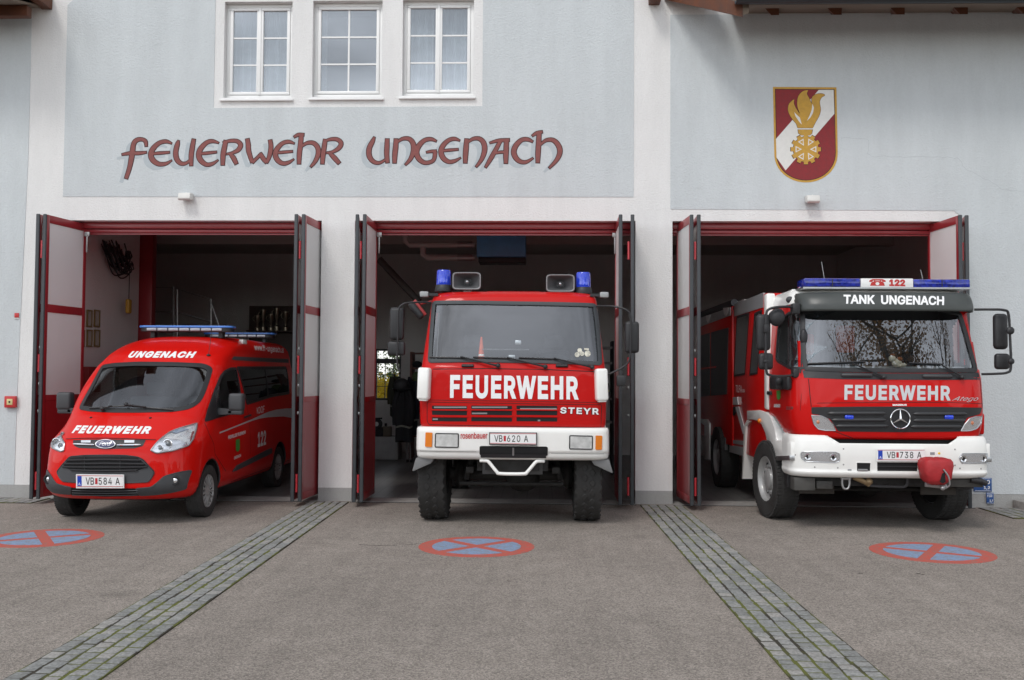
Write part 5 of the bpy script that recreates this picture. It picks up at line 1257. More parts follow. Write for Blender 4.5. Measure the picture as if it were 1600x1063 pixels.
# black sill strip, bonnet flap, grille
g_ = MB(); SA.patch(g_, resample(SA.pk(C3((540, 452), (700, 461), (890, 465), (1080, 465), (1252, 457), (1256, 488), (1080, 491), (890, 490), (700, 488), (548, 482))), .06), 'y', .004, .06); obj('scuttle_panel', g_, M_BLACK, AT)
g_ = MB(); gp = sm(SA.pk(C3((576, 598), (760, 596), (924, 596), (1100, 597), (1250, 600), (1242, 625), (1190, 640), (1165, 694), (924, 697), (682, 694), (650, 645), (605, 628), (577, 625))), .02, .05)
SA.patch(g_, gp, 'y', .006, .06); gl_ = obj('grille', g_, M_BLACK, AT)
for u0, u1, v in ((640, 870, 622), (978, 1190, 624), (655, 870, 648), (978, 1185, 650), (672, 880, 672), (968, 1170, 674)):
    P = SA.pk(C3((u0, v), ((u0 + u1) / 2, v), (u1, v))); q = MB(); q.tube([SA.drop(p.x, p.y, 'y', .012) for p in bez([(p[0], p[1], 0) for p in P], 6)], [.004] + [.022] * 11 + [.004], 8); obj('grille_bar', q, mat('grille_plastic', (.035, .036, .038), .42), gl_)
for u in (724, 1118):
    p = SA.pick(zC(u, 638)); q = MB(); q.box(p.x - .055, p.x + .055, p.y - .035, p.y, p.z - .028, p.z + .028, .016, 3); obj('grille_flasher', q, M_BLUELENS, gl_)
p = SA.pick(zC(924, 644)); q = MB(); M = Mx.Translation(p + V((0, -.035, 0)))
q.tube([M @ V((.117 * cos(2 * pi * i / 40), 0, .117 * sin(2 * pi * i / 40))) for i in range(41)], .0085, 8)
for a in (90, 210, 330):
    a = R(a); d, nn = V((cos(a), 0, sin(a))), V((-sin(a), 0, cos(a)))
    q.loft([[M @ V((0, -.012, 0)) + nn * .012, M @ (nn * .014 + V((0, .004, 0))), M @ (nn * -.014 + V((0, .004, 0))), M @ V((0, -.012, 0)) - nn * .012], [M @ (d * .113 + nn * .002), M @ (d * .113 + nn * .002 + V((0, .004, 0))), M @ (d * .113 - nn * .002 + V((0, .004, 0))), M @ (d * .113 - nn * .002)]])
obj('star_badge', q, M_CHROME, gl_)
q = MB(); SA.text(q, 'MAGIRUS', SA.pk(C3((897, 593), (953, 593), (953, 586), (897, 586))), 'y', .005, bold=.05); obj('maker_lettering', q, M_DECALW, AT)
q = MB(); SA.text(q, 'Atego', SA.pk(C3((1128, 577), (1232, 578), (1236, 556), (1140, 556))), 'y', .006, shear=.4); obj('model_script', q, M_ALU, AT)
q = MB(); SA.text(q, 'FEUERWEHR', SA.pk(C3((706, 570), (1126, 573), (1126, 514), (707, 510))), 'y', .005, bold=.036, space=1.15); obj('front_lettering', q, M_DECALG, AT)
q = MB()
for P in (C3((565, 487), (570, 540), (576, 598)), C3((1255, 488), (1262, 600)), C3((668, 694), (700, 730))): SA.line(q, SA.pk(P), .008)
SA.line(q, SA.pk(C3((600, 582), (800, 580), (924, 579), (1130, 580), (1256, 584))), .006)
obj('panel_gap', q, M_VOID, AT)
def alamp(pts, c1):
    o = sm(SA.pk(G3(*pts)), .015, .03); q = MB(); SA.patch(q, o, 'y', .006, .04); h = obj('headlight', q, M_REFLECT, AT)
    q = MB(); SA.band(q, o, .01, 'y', .004, .010); obj('lamp_rim', q, M_ALU, h)
    p = SA.pick(zG(*c1)); q = MB(); q.ball(p + V((0, -.006, 0)), .020, .012, .024); obj('bulb', q, mat('bulb_amber', (.65, .20, .08), .2, coat=1), h)
    q = MB(); SA.patch(q, inset(o, .004), 'y', .022, .05); obj('lamp_lens', q, M_GLASS_LENS, h)
alamp(((135, 142), (220, 148), (268, 170), (310, 215), (333, 268), (250, 266), (190, 255), (155, 215)), (190, 198))
alamp(((1300, 270), (1330, 215), (1370, 168), (1420, 152), (1470, 150), (1462, 205), (1430, 250), (1380, 268)), (1395, 205))
# cab steps / fender corners beside the grille
for sx in (1,):
    q = MB(); q.prism([(-2.27, 1.20), (-2.29, 1.46), (-2.2, 1.50), (-1.95, 1.50), (-1.95, 1.20)], 'x', min(sx * 1.12, sx * 1.225), max(sx * 1.12, sx * 1.225), .03, 3); obj('corner_panel', q, M_RED_A, AT)
# white roof shell and smoked sun visor
LR = [(2.845, -2.27, 1.145, .45, 4.5), (2.90, -2.255, 1.14, .45, 4.5), (2.98, -2.20, 1.12, .48, 4), (3.05, -2.10, 1.06, .55, 3.6), (3.09, -1.9, .9, .6, 3.2), (3.10, -1.7, .7, .6, 3)]
rs = shell(LR, -1.05, .04, 60, 16); obj('roof_shell', rs, M_WPAINT, AT, 50)
q = MB(); q.loft([[(-1.10, -1.9, 3.0), (-1.10, -1.55, 3.0), (-.6, -1.55, 3.0), (-.6, -1.9, 3.0)], [(-1.05, -1.85, 3.06), (-1.05, -1.60, 3.05), (-.65, -1.6, 3.05), (-.65, -1.85, 3.06)]]); obj('roof_fairing', q, M_WPAINT, AT)
LVz = [(2.735, -2.50, 1.09, .34, 4), (2.80, -2.50, 1.10, .36, 4), (2.90, -2.46, 1.10, .38, 4), (2.975, -2.40, 1.09, .40, 4)]
vz = shell(LVz, -2.0, .04, 60, 4, top=False); SVZ = Surf([vz], AX); cut(vz, lambda c, n: c.y > -2.14)
vo = obj('sun_visor', vz, mat('smoked_acrylic', (.050, .056, .053), .42, coat=0, var=.2, vscale=2), AT, 60); inner_skin(vo, M_BLACK, .012)
q = MB(); SVZ.text(q, 'TANK  UNGENACH', SVZ.pk(C3((703, 190), (1100, 196), (1100, 160), (703, 154))), 'y', .004, bold=.03); obj('visor_lettering', q, M_DECALW, vo)
# roof light box
q = MB(); q.box(-1.01, -.30, -2.27, -1.93, 3.055, 3.165, .02); q.box(.36, 1.07, -2.27, -1.93, 3.045, 3.155, .02); lb = obj('light_box', q, M_BLUEDK, AT)
q = MB(); q.box(-.297, .357, -2.272, -1.93, 3.052, 3.162, .006); obj('light_box_sign', q, M_PLATE, lb)
q = MB(); q.prism([(-2.29, 3.03), (-2.29, 3.05), (-1.92, 3.05), (-1.92, 3.03)], 'x', -1.03, 1.09); obj('light_box_rail', q, M_ALU, lb)
q = MB()
for xx in (-.655, .715): q.box(xx - .006, xx + .006, -2.274, -2.262, 3.06, 3.15)
obj('light_box_divider', q, M_BLACK, lb)
q = MB(); text_flat(q, '122', [(.055, -2.2725, 3.066), (.255, -2.2725, 3.063), (.255, -2.2725, 3.150), (.055, -2.2725, 3.152)], (0, -.002, 0), bold=.05)
Y0, Y1 = -2.2725, -2.2748
q.prism([(-.185, 3.069), (.0, 3.069), (-.012, 3.108), (-.05, 3.128), (-.05, 3.14), (-.062, 3.14), (-.062, 3.128), (-.12, 3.128), (-.12, 3.14), (-.132, 3.14), (-.132, 3.128), (-.17, 3.108)], 'y', Y0, Y1)
q.prism([(-.195, 3.118), (-.155, 3.118), (-.15, 3.136), (-.035, 3.136), (-.03, 3.118), (.012, 3.118), (.008, 3.138), (-.03, 3.154), (-.155, 3.154), (-.192, 3.138)], 'y', Y0, Y1 - .0006)
q.prism([(-.0925 + .024 * cos(2 * pi * i / 20), 3.095 + .020 * sin(2 * pi * i / 20)) for i in range(20)], 'y', Y0, Y1 - .0012, mi=1)
obj('sign_lettering', q, [M_SIGNRED, M_PLATE], lb)
for xx in (-.62, .66): q = MB(); q.tube([(xx, -1.9, 3.02), (xx - .05, -1.86, 3.42 if xx < 0 else 3.32)], .004, 5); obj('aerial', q, M_STEEL, AT)
# bumper
LB = [(.665, -2.42, 1.16, .38, 4.5), (.68, -2.50, 1.20, .40, 4.5), (.72, -2.545, 1.225, .42, 4.5), (.75, -2.550, 1.23, .42, 4.5), (.775, -2.54, 1.225, .42, 4.5), (.95, -2.555, 1.228, .42, 4.5), (1.10, -2.545, 1.225, .42, 4.5), (1.165, -2.525, 1.215, .42, 4.5), (1.195, -2.49, 1.19, .40, 4.5)]
bb = shell(LB, -1.98, .022, 96, 12, top=False); SBB = Surf([bb], AX)
cut(bb, lambda c, n: c.z > 1.105 and abs(c.x) < .66 + (c.z - 1.10) * 1.6 and c.y < -2.3)
for e in bb.edges:
    if e.is_boundary:
        for v in e.verts:
            if v.co.y < -2.28 and 1.07 < v.co.z < 1.185 and abs(v.co.x) < .86:
                sl = .66 + (v.co.z - 1.10) * 1.6
                if abs(v.co.x) < .64: v.co.z = 1.10
                else: v.co.x = math.copysign(sl, v.co.x)
hol = [sm(SBB.pk(G3((490, 586), (604, 588), (606, 512), (488, 510))), .01, .04), sm(SBB.pk(G3((648, 588), (972, 590), (976, 508), (646, 506))), .01, .04)]
bo2 = obj('bumper', bb, M_WPAINT, AT, 50); inner_skin(bo2, M_WPAINT, .02)
q = MB(); q.box(-1.12, 1.12, -2.43, -2.0, .72, 1.165); obj('bumper_core', q, M_VOID, bo2)
for h in hol:
    q = MB(); SBB.patch(q, h, 'y', .003, .05); o = obj('bumper_opening', q, M_VOID, bo2); q = MB(); SBB.band(q, h, .010, 'y', .002, .006); obj('opening_rim', q, M_WPAINT, o)
P = SBB.pk(G3((655, 545), (965, 548))); q = MB(); q.tube([SBB.drop(*p, 'y', .008) for p in P], .010, 6); obj('winch_roller', q, M_BLACK, bo2)
P = SBB.pk(G3((500, 572), (575, 575))); q = MB(); q.tube([SBB.drop(*p, 'y', .008) for p in P], .014, 6); obj('towing_eye', q, M_STEEL, bo2)
for pts, cs in ((((52, 440), (70, 428), (200, 428), (330, 430), (362, 445), (362, 505), (330, 517), (200, 514), (90, 508), (58, 480)), ((110, 468), (310, 474))), (((1288, 480), (1310, 442), (1420, 440), (1524, 441), (1520, 520), (1420, 522), (1310, 522)), ((1325, 485), (1480, 482)))):
    o = sm(SBB.pk(G3(*pts)), .015, .03); q = MB(); SBB.patch(q, o, 'y', .003, .04); h = obj('lower_headlight', q, M_REFLECT, bo2)
    q = MB(); SBB.band(q, o, .008, 'y', .002, .006); obj('lamp_rim', q, M_ALU, h)
    for c in cs:
        p = SBB.pick(zG(*c)); q = MB(); q.lathe([(.042, 0), (.043, -.008), (.034, -.008), (.022, 0), (0, .0)], p + V((0, -.004, 0)), 'y', 20); obj('lamp_ring', q, M_CHROME, h)
    q = MB(); SBB.patch(q, inset(o, .003), 'y', .014, .05); obj('lamp_lens', q, M_GLASS_LENS, h)
q = MB()
for u, v in ((165, 550), (345, 555), (390, 408), (390, 530), (1260, 412), (1260, 535), (1300, 560), (1463, 562), (15, 455)): q.ball(SBB.pick(zG(u, v)), .010, .006, .010, 10, 6)
q.box(*[c for c in (0, 0, 0, 0, 0, 0)]) if False else None
obj('bumper_bolt', q, mat('bolt_grey', (.30, .30, .29), .4, metal=.5), bo2)
q = MB(); P = SBB.pk(G3((1066, 455), (1102, 455), (1102, 434), (1066, 434))); SBB.patch(q, P, 'y', .003); P = SBB.pk(G3((422, 578), (452, 578), (452, 566), (422, 566))); SBB.patch(q, P, 'y', .003); obj('bumper_label', q, mat('label_grey', (.25, .26, .27), .5), bo2)
p = SBB.pick(zG(1137, 443)); q = MB(); q.ball(p, .016, .006, .016, 12, 6); obj('hose_cap', q, M_YELLOW, bo2)
Q = SBB.pk(G3((648, 494), (1013, 496), (1013, 412), (648, 412))); yy = SBB.drop(0.1, .96, 'y', .02).y
plate(AT, [(p[0], yy, p[1]) for p in Q], 'VB', '738 A')
# winch cover and towing gear
cx, cy, cz = .435, -2.70, .80
q = MB(); n = 26
def rr(w, d, z, e=.45, dx=0): return [V((cx + dx + w * math.copysign(abs(cos(2 * pi * i / n)) ** e, cos(2 * pi * i / n)) + .006 * sin(7 * i + z * 40), cy + d * math.copysign(abs(sin(2 * pi * i / n)) ** e, sin(2 * pi * i / n)), z + .006 * sin(i * 1.9))) for i in range(n)]
q.loft([rr(.05, .06, .625), rr(.10, .09, .635), rr(.125, .12, .66), rr(.155, .14, .70), rr(.175, .15, .78), rr(.180, .15, .85), rr(.175, .145, .90), rr(.16, .13, .93, .5), rr(.10, .09, .945, .6, -.01), rr(.04, .03, .948, .8, -.02)])
wc = obj('winch_cover', q, mat('red_tarpaulin', (.38, .018, .022), .6, var=.15, vscale=8, bump=.6, bscale=18), AT, 60)
q = MB(); q.loft([[(cx + .03, cy - .150, .82), (cx + .05, cy - .152, .80), (cx + .045, cy - .150, .79)], [(cx - .01, cy - .145, .67), (cx + .06, cy - .145, .67), (cx + .03, cy - .14, .65)]]); obj('cover_slit', q, M_VOID, wc)
q = MB(); q.tube(bez([(cx + .03, cy - .155, .82), (cx + .08, cy - .17, .74), (cx + .10, cy - .16, .64), (cx + .07, cy - .14, .60)], 6), .009, 6); q.tube([(cx - .12, cy + .02, .62), (cx + .12, cy - .02, .60)], .03, 8); q.ball((cx + .05, cy - .08, .59), .03); obj('winch_hook', q, M_STEEL, wc)
p = at(*zG(408, 660), 1, -2.45); x0 = p.x - AX; q = MB(); q.tube(bez([(x0 - .04, -2.45, .67), (x0 - .045, -2.45, .60), (x0 - .03, -2.45, .545), (x0, -2.45, .53), (x0 + .03, -2.45, .545), (x0 + .045, -2.45, .60), (x0 + .04, -2.45, .67)], 5), .013, 8); q.tube([(x0 - .06, -2.45, .655), (x0 + .06, -2.45, .655)], .014, 8); obj('shackle', q, M_STEEL, AT)
p = at(*zG(570, 650), 1, -2.40); x0 = p.x - AX; q = MB(); q.tube([(x0 - .16, -2.4, .67), (x0 - .04, -2.42, .62), (x0 + .03, -2.42, .58)], .03, 8); q.ball((x0 + .02, -2.42, .62), .05, .05, .045); obj('hose_coupling', q, mat('brass_dull', (.28, .20, .11), .5, metal=.6, var=.3), AT)
q = MB(); q.tube(bez([(-.30, -2.40, .67), (-.28, -2.42, .60), (-.24, -2.43, .57), (0, -2.43, .56), (.18, -2.43, .57), (.20, -2.42, .67)], 5), .018, 8); obj('step_bar', q, M_BLACK, AT)
for b_ in ((.62, 1.14, -2.40, -2.2, .56, .66, .01), (-1.18, -.92, -2.40, -2.2, .50, .66, .01), (-.90, -.70, -2.38, -2.2, .52, .62, .01)): q = MB(); q.box(*b_); obj('under_tray', q, mat('tray_grey', (.06, .058, .053), .7, var=.3), AT)
q = MB(); q.tube([(.98, -2.42, .655), (1.10, -2.44, .64), (1.16, -2.44, .61)], .035, 10); obj('air_pipe', q, M_BLACK, AT)
# mudguards, step, arch
OUT = side(F3((530, 12), (640, 6), (700, 25), (745, 62), (790, 180), (800, 285), (938, 300), (938, 470), (812, 470), (735, 470), (722, 330), (700, 220), (665, 140), (628, 105), (565, 92), (530, 95)))
for sx in (-1, 1):
    q = MB(); q.prism(OUT, 'x', min(sx * 1.225, sx * .95), max(sx * 1.225, sx * .95), .012); mg = obj('mudguard', q, M_WPAINT, AT)
    q = MB(); P = side(F3((530, 96), (560, 110), (522, 150), (492, 640), (484, 640), (505, 150))); q.prism(P, 'x', min(sx * 1.225, sx * .95), max(sx * 1.225, sx * .95)); obj('mudguard_flange', q, M_WPAINT, mg)
    q = MB(); P = side(F3((805, 430), (940, 425), (940, 470), (812, 470))); q.prism(P, 'x', min(sx * 1.24, sx * 1.0), max(sx * 1.24, sx * 1.0), .004); obj('cab_step', q, M_ALU, mg)
    q = MB(); q.box(min(sx * .96, sx * 1.18), max(sx * .96, sx * 1.18), -2.05, -1.92, .50, .84, .01); obj('step_box', q, M_BLACK, mg)
    p = V(side([zF(655, 105)])[0]); q = MB(); q.ball((sx * 1.235, p.x, p.y), .03, .035, .035); obj('marker_lamp', q, M_AMBER, mg)
    q = MB()
    for i in range(14):
        a, b = R(0 + 190 * i / 14), R(190 * (i + 1) / 14); r_ = .68
        q.loft([[V((sx * x, -1.25 + r_ * cos(t), .53 + r_ * sin(t))) for x, t in ((.55, a), (1.0, a), (1.0, b), (.55, b))], [V((sx * x, -1.25 + (r_ + .02) * cos(t), .53 + (r_ + .02) * sin(t))) for x, t in ((.55, a), (1.0, a), (1.0, b), (.55, b))]])
    obj('wheel_arch_liner', q, mat('liner_brown', (.055, .048, .042), .85, var=.3), mg)
    q = MB(); q.prism([(-.35, .42), (-.35, 1.10), (.0, 1.15), (.0, 1.12), (-.30, 1.07), (-.30, .42)], 'x', min(sx * 1.23, sx * .7), max(sx * 1.23, sx * .7)); q.prism([(2.0, .42), (2.0, 1.12), (2.4, 1.36), (3.1, 1.36), (3.1, 1.30), (2.44, 1.30), (2.06, 1.08), (2.06, .42)], 'x', min(sx * 1.24, sx * .7), max(sx * 1.24, sx * .7)) ; obj('rear_mudguard', q, M_WPAINT, AT) if False else q.bm.free()
    q = MB(); P = side(F3((95, 85), (165, 90), (190, 130), (188, 462), (148, 460), (145, 150), (110, 120), (95, 130))); q.prism(P, 'x', min(sx * 1.245, sx * .8), max(sx * 1.245, sx * .8), .006); obj('rear_mudguard', q, M_WPAINT, AT)
# white post between door and crew cabin, side trim
q = MB(); q.box(-1.225, -1.10, -1.165, -.985, 1.46, 3.07, .03); q.box(1.10, 1.225, -1.165, -.985, 1.46, 3.07, .03); obj('cab_post', q, M_WPAINT, AT)
def plateside(name, pts, m, th=.006, parent=AT, rnd=.0, X=SX):
    P = side(pts, X); P = fillet(P, rnd) if rnd else P; q = MB(); q.prism(P, 'x', X - AX - th, X - AX + .02); return obj(name, q, m, parent)
plateside('silver_band', E3((330, 263), (330, 172), (548, 84), (545, 196)), M_SILVER, .010, cc_)
plateside('silver_band', E3((40, 356), (40, 288), (308, 196), (308, 256)), M_SILVER, .028, rb_)
for pts in (E3((262, 200), (300, 196), (290, 240), (278, 262), (268, 240)), E3((130, 258), (162, 252), (152, 292), (144, 312), (134, 290))): plateside('area_lamp', pts, M_PLATE, .05, rb_)
sh = plateside('roller_shutter', E3((30, 425), (150, 388), (150, 860), (30, 880)), mat('shutter_grey', (.065, .068, .07), .45, metal=.3, bump=.15, bscale=60), .030, rb_)
plateside('roller_shutter', E3((162, 384), (292, 348), (278, 852), (160, 862)), MATS['shutter_grey'], .030, rb_)
plateside('grab_rail', E3((75, 655), (200, 640), (200, 652), (75, 668)), M_SIGNRED, .050, rb_)
plateside('grey_marking', E3((285, 876), (350, 872), (356, 930), (285, 932)), M_DECALG, .006, cc_); plateside('grey_marking', E3((336, 948), (360, 944), (400, 1090), (412, 1150), (392, 1150)), M_DECALG, .006, cc_)
plateside('grey_marking', F3((355, 280), (490, 290), (490, 330), (355, 308)), M_SILVER, .006, cc_); plateside('grey_marking', F3((355, 325), (490, 352), (490, 432), (355, 392)), M_SILVER, .006, cc_)
plateside('locker_panel', F3((195, 235), (330, 260), (330, 375), (195, 345)), mat('locker_grey', (.12, .12, .12), .6), .030, rb_)
plateside('door_recess', E3((300, 950), (335, 945), (340, 990), (322, 1012), (302, 1000)), M_VOID, .008, cc_)
def rect(u0, v0, u1, v1):
    (y0, z0), (y1, z1) = side(E3((u0, v0), (u1, v1))); return [(y0, z0), (y1, z0), (y1, z1), (y0, z1)]
q = MB(); SA.text(q, 'TLFA', rect(338, 836, 384, 784), '-x', .005, bold=.01); SA.text(q, '2000', rect(387, 836, 405, 815), '-x', .005, bold=.02); obj('side_lettering', q, M_DECALW, cc_)
q = MB(); SA.text(q, 'UNGENACH', SA.pk(E3((626, 950), (674, 952), (674, 925), (626, 925)), 'x'), '-x', .004, bold=.04); obj('side_lettering', q, M_DECALW, AT)
q = MB(); SA.text(q, '1529', SA.pk(E3((718, 968), (772, 968), (772, 945), (718, 942)), 'x'), '-x', .004, bold=.02); obj('model_number', q, M_ALU, AT)
q = MB(); SA.patch(q, sm(SA.pk(E3((646, 825), (676, 822), (676, 880), (662, 900), (648, 880)), 'x'), .01), '-x', .004); obj('door_crest', q, M_GREEN, AT)
q = MB()
for P in (E3((575, 700), (572, 800), (568, 880), (562, 950)), E3((790, 170), (795, 400), (795, 700), (790, 980))): SA.line(q, side(P), .008, '-x', .003)
for P in (E3((455, 240), (425, 500), (415, 730), (412, 960)), E3((318, 180), (295, 500), (285, 730), (282, 1000))): SA.line(q, side(P), .010, '-x', .003)
obj('panel_gap', q, M_VOID, AT)
p = SA.pick(zE(598, 842)); q = MB(); q.box(p.x - .03, p.x + .01, p.y - .10, p.y + .10, p.z - .025, p.z + .025, .01); obj('door_handle', q, M_BLACK, AT)
p = SA.pick(zE(690, 770)); q = MB(); q.box(p.x - .14, p.x - .02, p.y - .20, p.y + .16, p.z - .08, p.z + .09, .03); q.ball((p.x - .10, p.y - .22, p.z + .03), .05, .03, .05); q.box(p.x - .06, p.x + .02, p.y - .42, p.y - .18, p.z - .08, p.z + .10, .04); obj('working_lamp', q, M_BLACK, AT)
q = MB(); q.ball((-1.12, -2.0, 2.91), .05, .06, .045); obj('roof_marker', q, M_GREYPL, AT)
q = MB(); q.box(-1.0, -.45, 1.4, 3.4, 3.075, 3.20, .02); rc = obj('roof_locker', q, M_WPAINT, rb_)
q = MB(); q.tube([(-1.17, 1.3, 3.13), (-1.17, 4.6, 3.14)], .06, 10); obj('suction_pipe', q, M_GREYPL, rb_)
# mirrors
m_ = bezel_mirror(AT, 'wing_mirror', -1.625, -1.445, -2.36, -2.26, 2.24, 2.70, M_BLACK, .05)
bezel_mirror(AT, 'wing_mirror', -1.60, -1.42, -2.37, -2.28, 2.00, 2.21, M_BLACK, .04)
q = MB(); M = Mx.Translation((-1.37, -2.34, 2.66)) @ Mx.Rotation(R(20), 4, 'Y'); q.ball((0, 0, 0), .10, .06, .115, 20, 12); bmesh.ops.transform(q.bm, matrix=M, verts=q.bm.verts); o = obj('kerb_mirror', q, M_BLACK, AT)
q = MB(); q.lathe([(.1, .0), (.1, .01), (0, .012)], (-1.37, -2.29, 2.66), 'y', 20); obj('mirror_glass', q, M_CHROME, o)
q = MB(); q.tube(bez([(-1.12, -2.30, 2.78), (-1.28, -2.40, 2.79), (-1.48, -2.43, 2.76), (-1.53, -2.44, 2.66), (-1.535, -2.44, 2.3), (-1.53, -2.44, 2.0), (-1.48, -2.43, 1.93), (-1.3, -2.40, 1.92), (-1.14, -2.34, 1.94)], 6), .016, 8); q.box(-1.18, -1.10, -2.38, -2.24, 1.90, 2.02, .02); q.box(-1.18, -1.08, -2.36, -2.22, 2.70, 2.84, .02); q.box(-1.56, -1.50, -2.47, -2.41, 2.46, 2.56, .01); q.box(-1.56, -1.505, -2.465, -2.42, 2.09, 2.12, .004); obj('mirror_arm', q, M_BLACK, m_)
m_ = bezel_mirror(AT, 'wing_mirror', 1.325, 1.50, -2.36, -2.26, 2.27, 2.72, M_BLACK, .05)
bezel_mirror(AT, 'wing_mirror', 1.33, 1.51, -2.37, -2.28, 2.02, 2.22, M_BLACK, .04)
q = MB(); q.tube(bez([(1.10, -2.30, 2.77), (1.25, -2.40, 2.765), (1.40, -2.44, 2.755), (1.455, -2.44, 2.70), (1.47, -2.44, 2.4), (1.475, -2.44, 2.05), (1.43, -2.43, 1.98), (1.3, -2.41, 1.965), (1.15, -2.36, 1.96)], 6), .016, 8); q.ball((1.47, -2.45, 2.5), .05, .03, .05); q.ball((1.475, -2.45, 2.12), .04, .03, .04); obj('mirror_arm', q, M_BLACK, m_)
p = SA.pick(zC(546, 322)); q = MB(); q.ball(p, .05, .04, .11, 14, 10); obj('pillar_mirror', q, M_BLACK, AT)
wiper(AT, SA, C3((560, 428), (785, 420)), C3((735, 428), (858, 482))); wiper(AT, SA, C3((960, 425), (1090, 430)), C3((1085, 435), (1165, 482)))
for u0, u1, v in ((695, 815, 473), (1015, 1130, 477)):
    q = MB()
    P = SA.pk(C3((u0, v), (u1, v))); q.tube([SA.drop(P[0][0] + (P[1][0] - P[0][0]) * t, P[0][1], 'y', .016) for t in (0, .04, .96, 1)], [.014, .024, .024, .014], 8)
    obj('grab_handle', q, M_GREYPL, AT)
# cab interior
q = MB(); q.prism([(-2.40, 1.5), (-2.40, 1.98), (-2.28, 2.02), (-1.98, 2.06), (-1.88, 1.95), (-1.88, 1.4)], 'x', -1.08, 1.08, .03); obj('dashboard', q, M_DASH, AT)
steering(AT, .58, -1.78, 2.13, 30, .23); M_SR = mat('seat_orange', (.42, .045, .02), .9, bump=.2, bscale=150)
seat(AT, .58, -1.2, 1.55); seat(AT, -.55, -1.2, 1.55); q = MB(); q.box(-.80, -.60, -1.26, -1.22, 2.05, 2.50, .03); q.box(-.30, -.05, -1.26, -1.22, 2.25, 2.62, .03); obj('hanging_jacket', q, M_SR, AT)
q = MB(); q.box(-1.14, 1.14, -1.10, -1.02, 1.3, 2.84); obj('cab_back_wall', q, M_SEAT, AT)
# chassis and wheels
q = MB(); q.box(-.45, -.30, -2.2, 4.6, .62, .95); q.box(.30, .45, -2.2, 4.6, .62, .95); q.box(-.95, .95, -1.9, -.9, .95, 1.3); q.box(-1.0, 1.0, .6, 4.6, .6, .9); q.box(-.9, .9, -2.3, -2.15, .55, .9)
q.tube([(-.9, -1.25, .50), (.9, -1.25, .50)], .07, 12); q.ball((.1, -1.25, .5), .2); q.tube([(-.7, -1.7, .45), (.7, -1.7, .45)], .03, 8); obj('chassis', q, M_UNDER, AT)
for y in (-1.25, 2.35):
    for sx in (-1, 1):
        w_ = wheel(AT, -1.135 if sx < 0 else 1.055, y, .525, .32, sx, M_TINTAL, 'lorry')
        if y < 0: w_.rotation_euler.z = R(6)
rebase(AT, -1.25)
# soft toy on the dashboard
PT = empty('soft_toy', (AX + .16, -2.22, 2.05)); tag(PT, 'small cream and brown soft toy lying behind the windscreen of the tanker truck', 'soft toy')
q = MB(); q.ball((0, 0, .05), .065, .05, .055); q.ball((-.06, -.01, .10), .045, .04, .042); q.ball((.07, -.01, .02), .05, .03, .025); q.ball((.02, -.03, .01), .025, .05, .022); obj('toy_body', q, mat('cream_plush', (.55, .48, .38), 1, bump=.8, bscale=120), PT)
q = MB(); q.ball((-.05, 0, .145), .03, .03, .02); q.ball((.03, -.02, .095), .035, .03, .03); obj('toy_patch', q, mat('brown_plush', (.22, .07, .03), 1, bump=.8, bscale=120), PT)

# ================================================================ THINGS ON THE FRONT WALL
def flood(px, py, label):
    p = at(px, py, 1, -.06); t = empty('flood_light', (p.x, 0, p.z)); tag(t, label, 'lamp', 'small wall floodlights above the gateways')
    q = MB(); q.prism([(-.03, .07), (-.17, .055), (-.195, -.035), (-.165, -.06), (-.03, -.03)], 'x', -.095, .095, .012); obj('housing', q, M_FIX, t)
    q = MB(); q.prism([(-.190, -.032), (-.167, -.056), (-.165, -.052), (-.186, -.030)], 'x', -.082, .082); obj('lamp_glass', q, M_BLACK, t)
    q = MB(); q.box(-.035, .035, -.04, 0, -.03, .03, .006); q.ball((.0, -.10, .062), .014); obj('bracket', q, M_FIX, t)
flood(292, 309, 'small white wall floodlight above the left gateway, below the painted lettering')
flood(1268, 313, 'small white wall floodlight below the painted crest on the right wall')
p = at(19, 628, 1, 0); t = empty('alarm_box', (p.x, -.01, p.z)); tag(t, 'red square emergency call box on the pale wall left of the van', 'call box')
q = MB(); q.box(-.088, .088, -.06, 0, -.088, .088, .012); obj('case', q, M_SIGNRED, t)
q = MB(); q.box(-.045, .045, -.066, -.058, -.045, .045, .004); q.ball((0, -.068, 0), .016, .006, .016, 12, 6, 1); obj('button_window', q, [mat('call_yellow', (.62, .55, .25), .5), M_BLACK], t)
p = at(27, 494, 1, 0); t = empty('warning_sign', (p.x, -.01, p.z)); tag(t, 'tiny red square sign high on the wall left of the left gateway', 'sign')
q = MB(); q.box(-.035, .035, -.012, 0, -.025, .045, .004); obj('plate', q, M_SIGNRED, t)
q = MB(); q.box(-.035, .035, -.011, 0, -.045, -.029, .002); obj('caption_plate', q, M_FIX, t)
def bsign(px0, py0, px1, py1, lines, label):
    a, b = at(px0, py1, 1, -.02), at(px1, py0, 1, -.02); w, h = b.x - a.x, b.z - a.z
    t = empty('hydrant_sign', (a.x, -.02, a.z)); tag(t, label, 'sign')
    q = MB(); q.box(0, w, -.012, 0, 0, h, .003); obj('plate', q, M_SIGNBLUE, t)
    q = MB()
    for s_, u0, u1, v0, v1 in lines: text_flat(q, s_, [(w * u0, -.0125, h * v0), (w * u1, -.0125, h * v0), (w * u1, -.0125, h * v1), (w * u0, -.0125, h * v1)], (0, -.001, 0), bold=.02)
    q.box(w * .06, w * .94, -.0135, -.011, h * .93, h * .955); q.box(w * .06, w * .94, -.0135, -.011, h * .045, h * .07); obj('lettering', q, M_DECALW, t)
bsign(1521, 747, 1549, 768, (('H', .1, .35, .55, .85), ('80', .5, .9, .55, .85), ('1,2', .55, .9, .14, .4)), 'upper blue hydrant sign low on the wall right of the tanker truck')
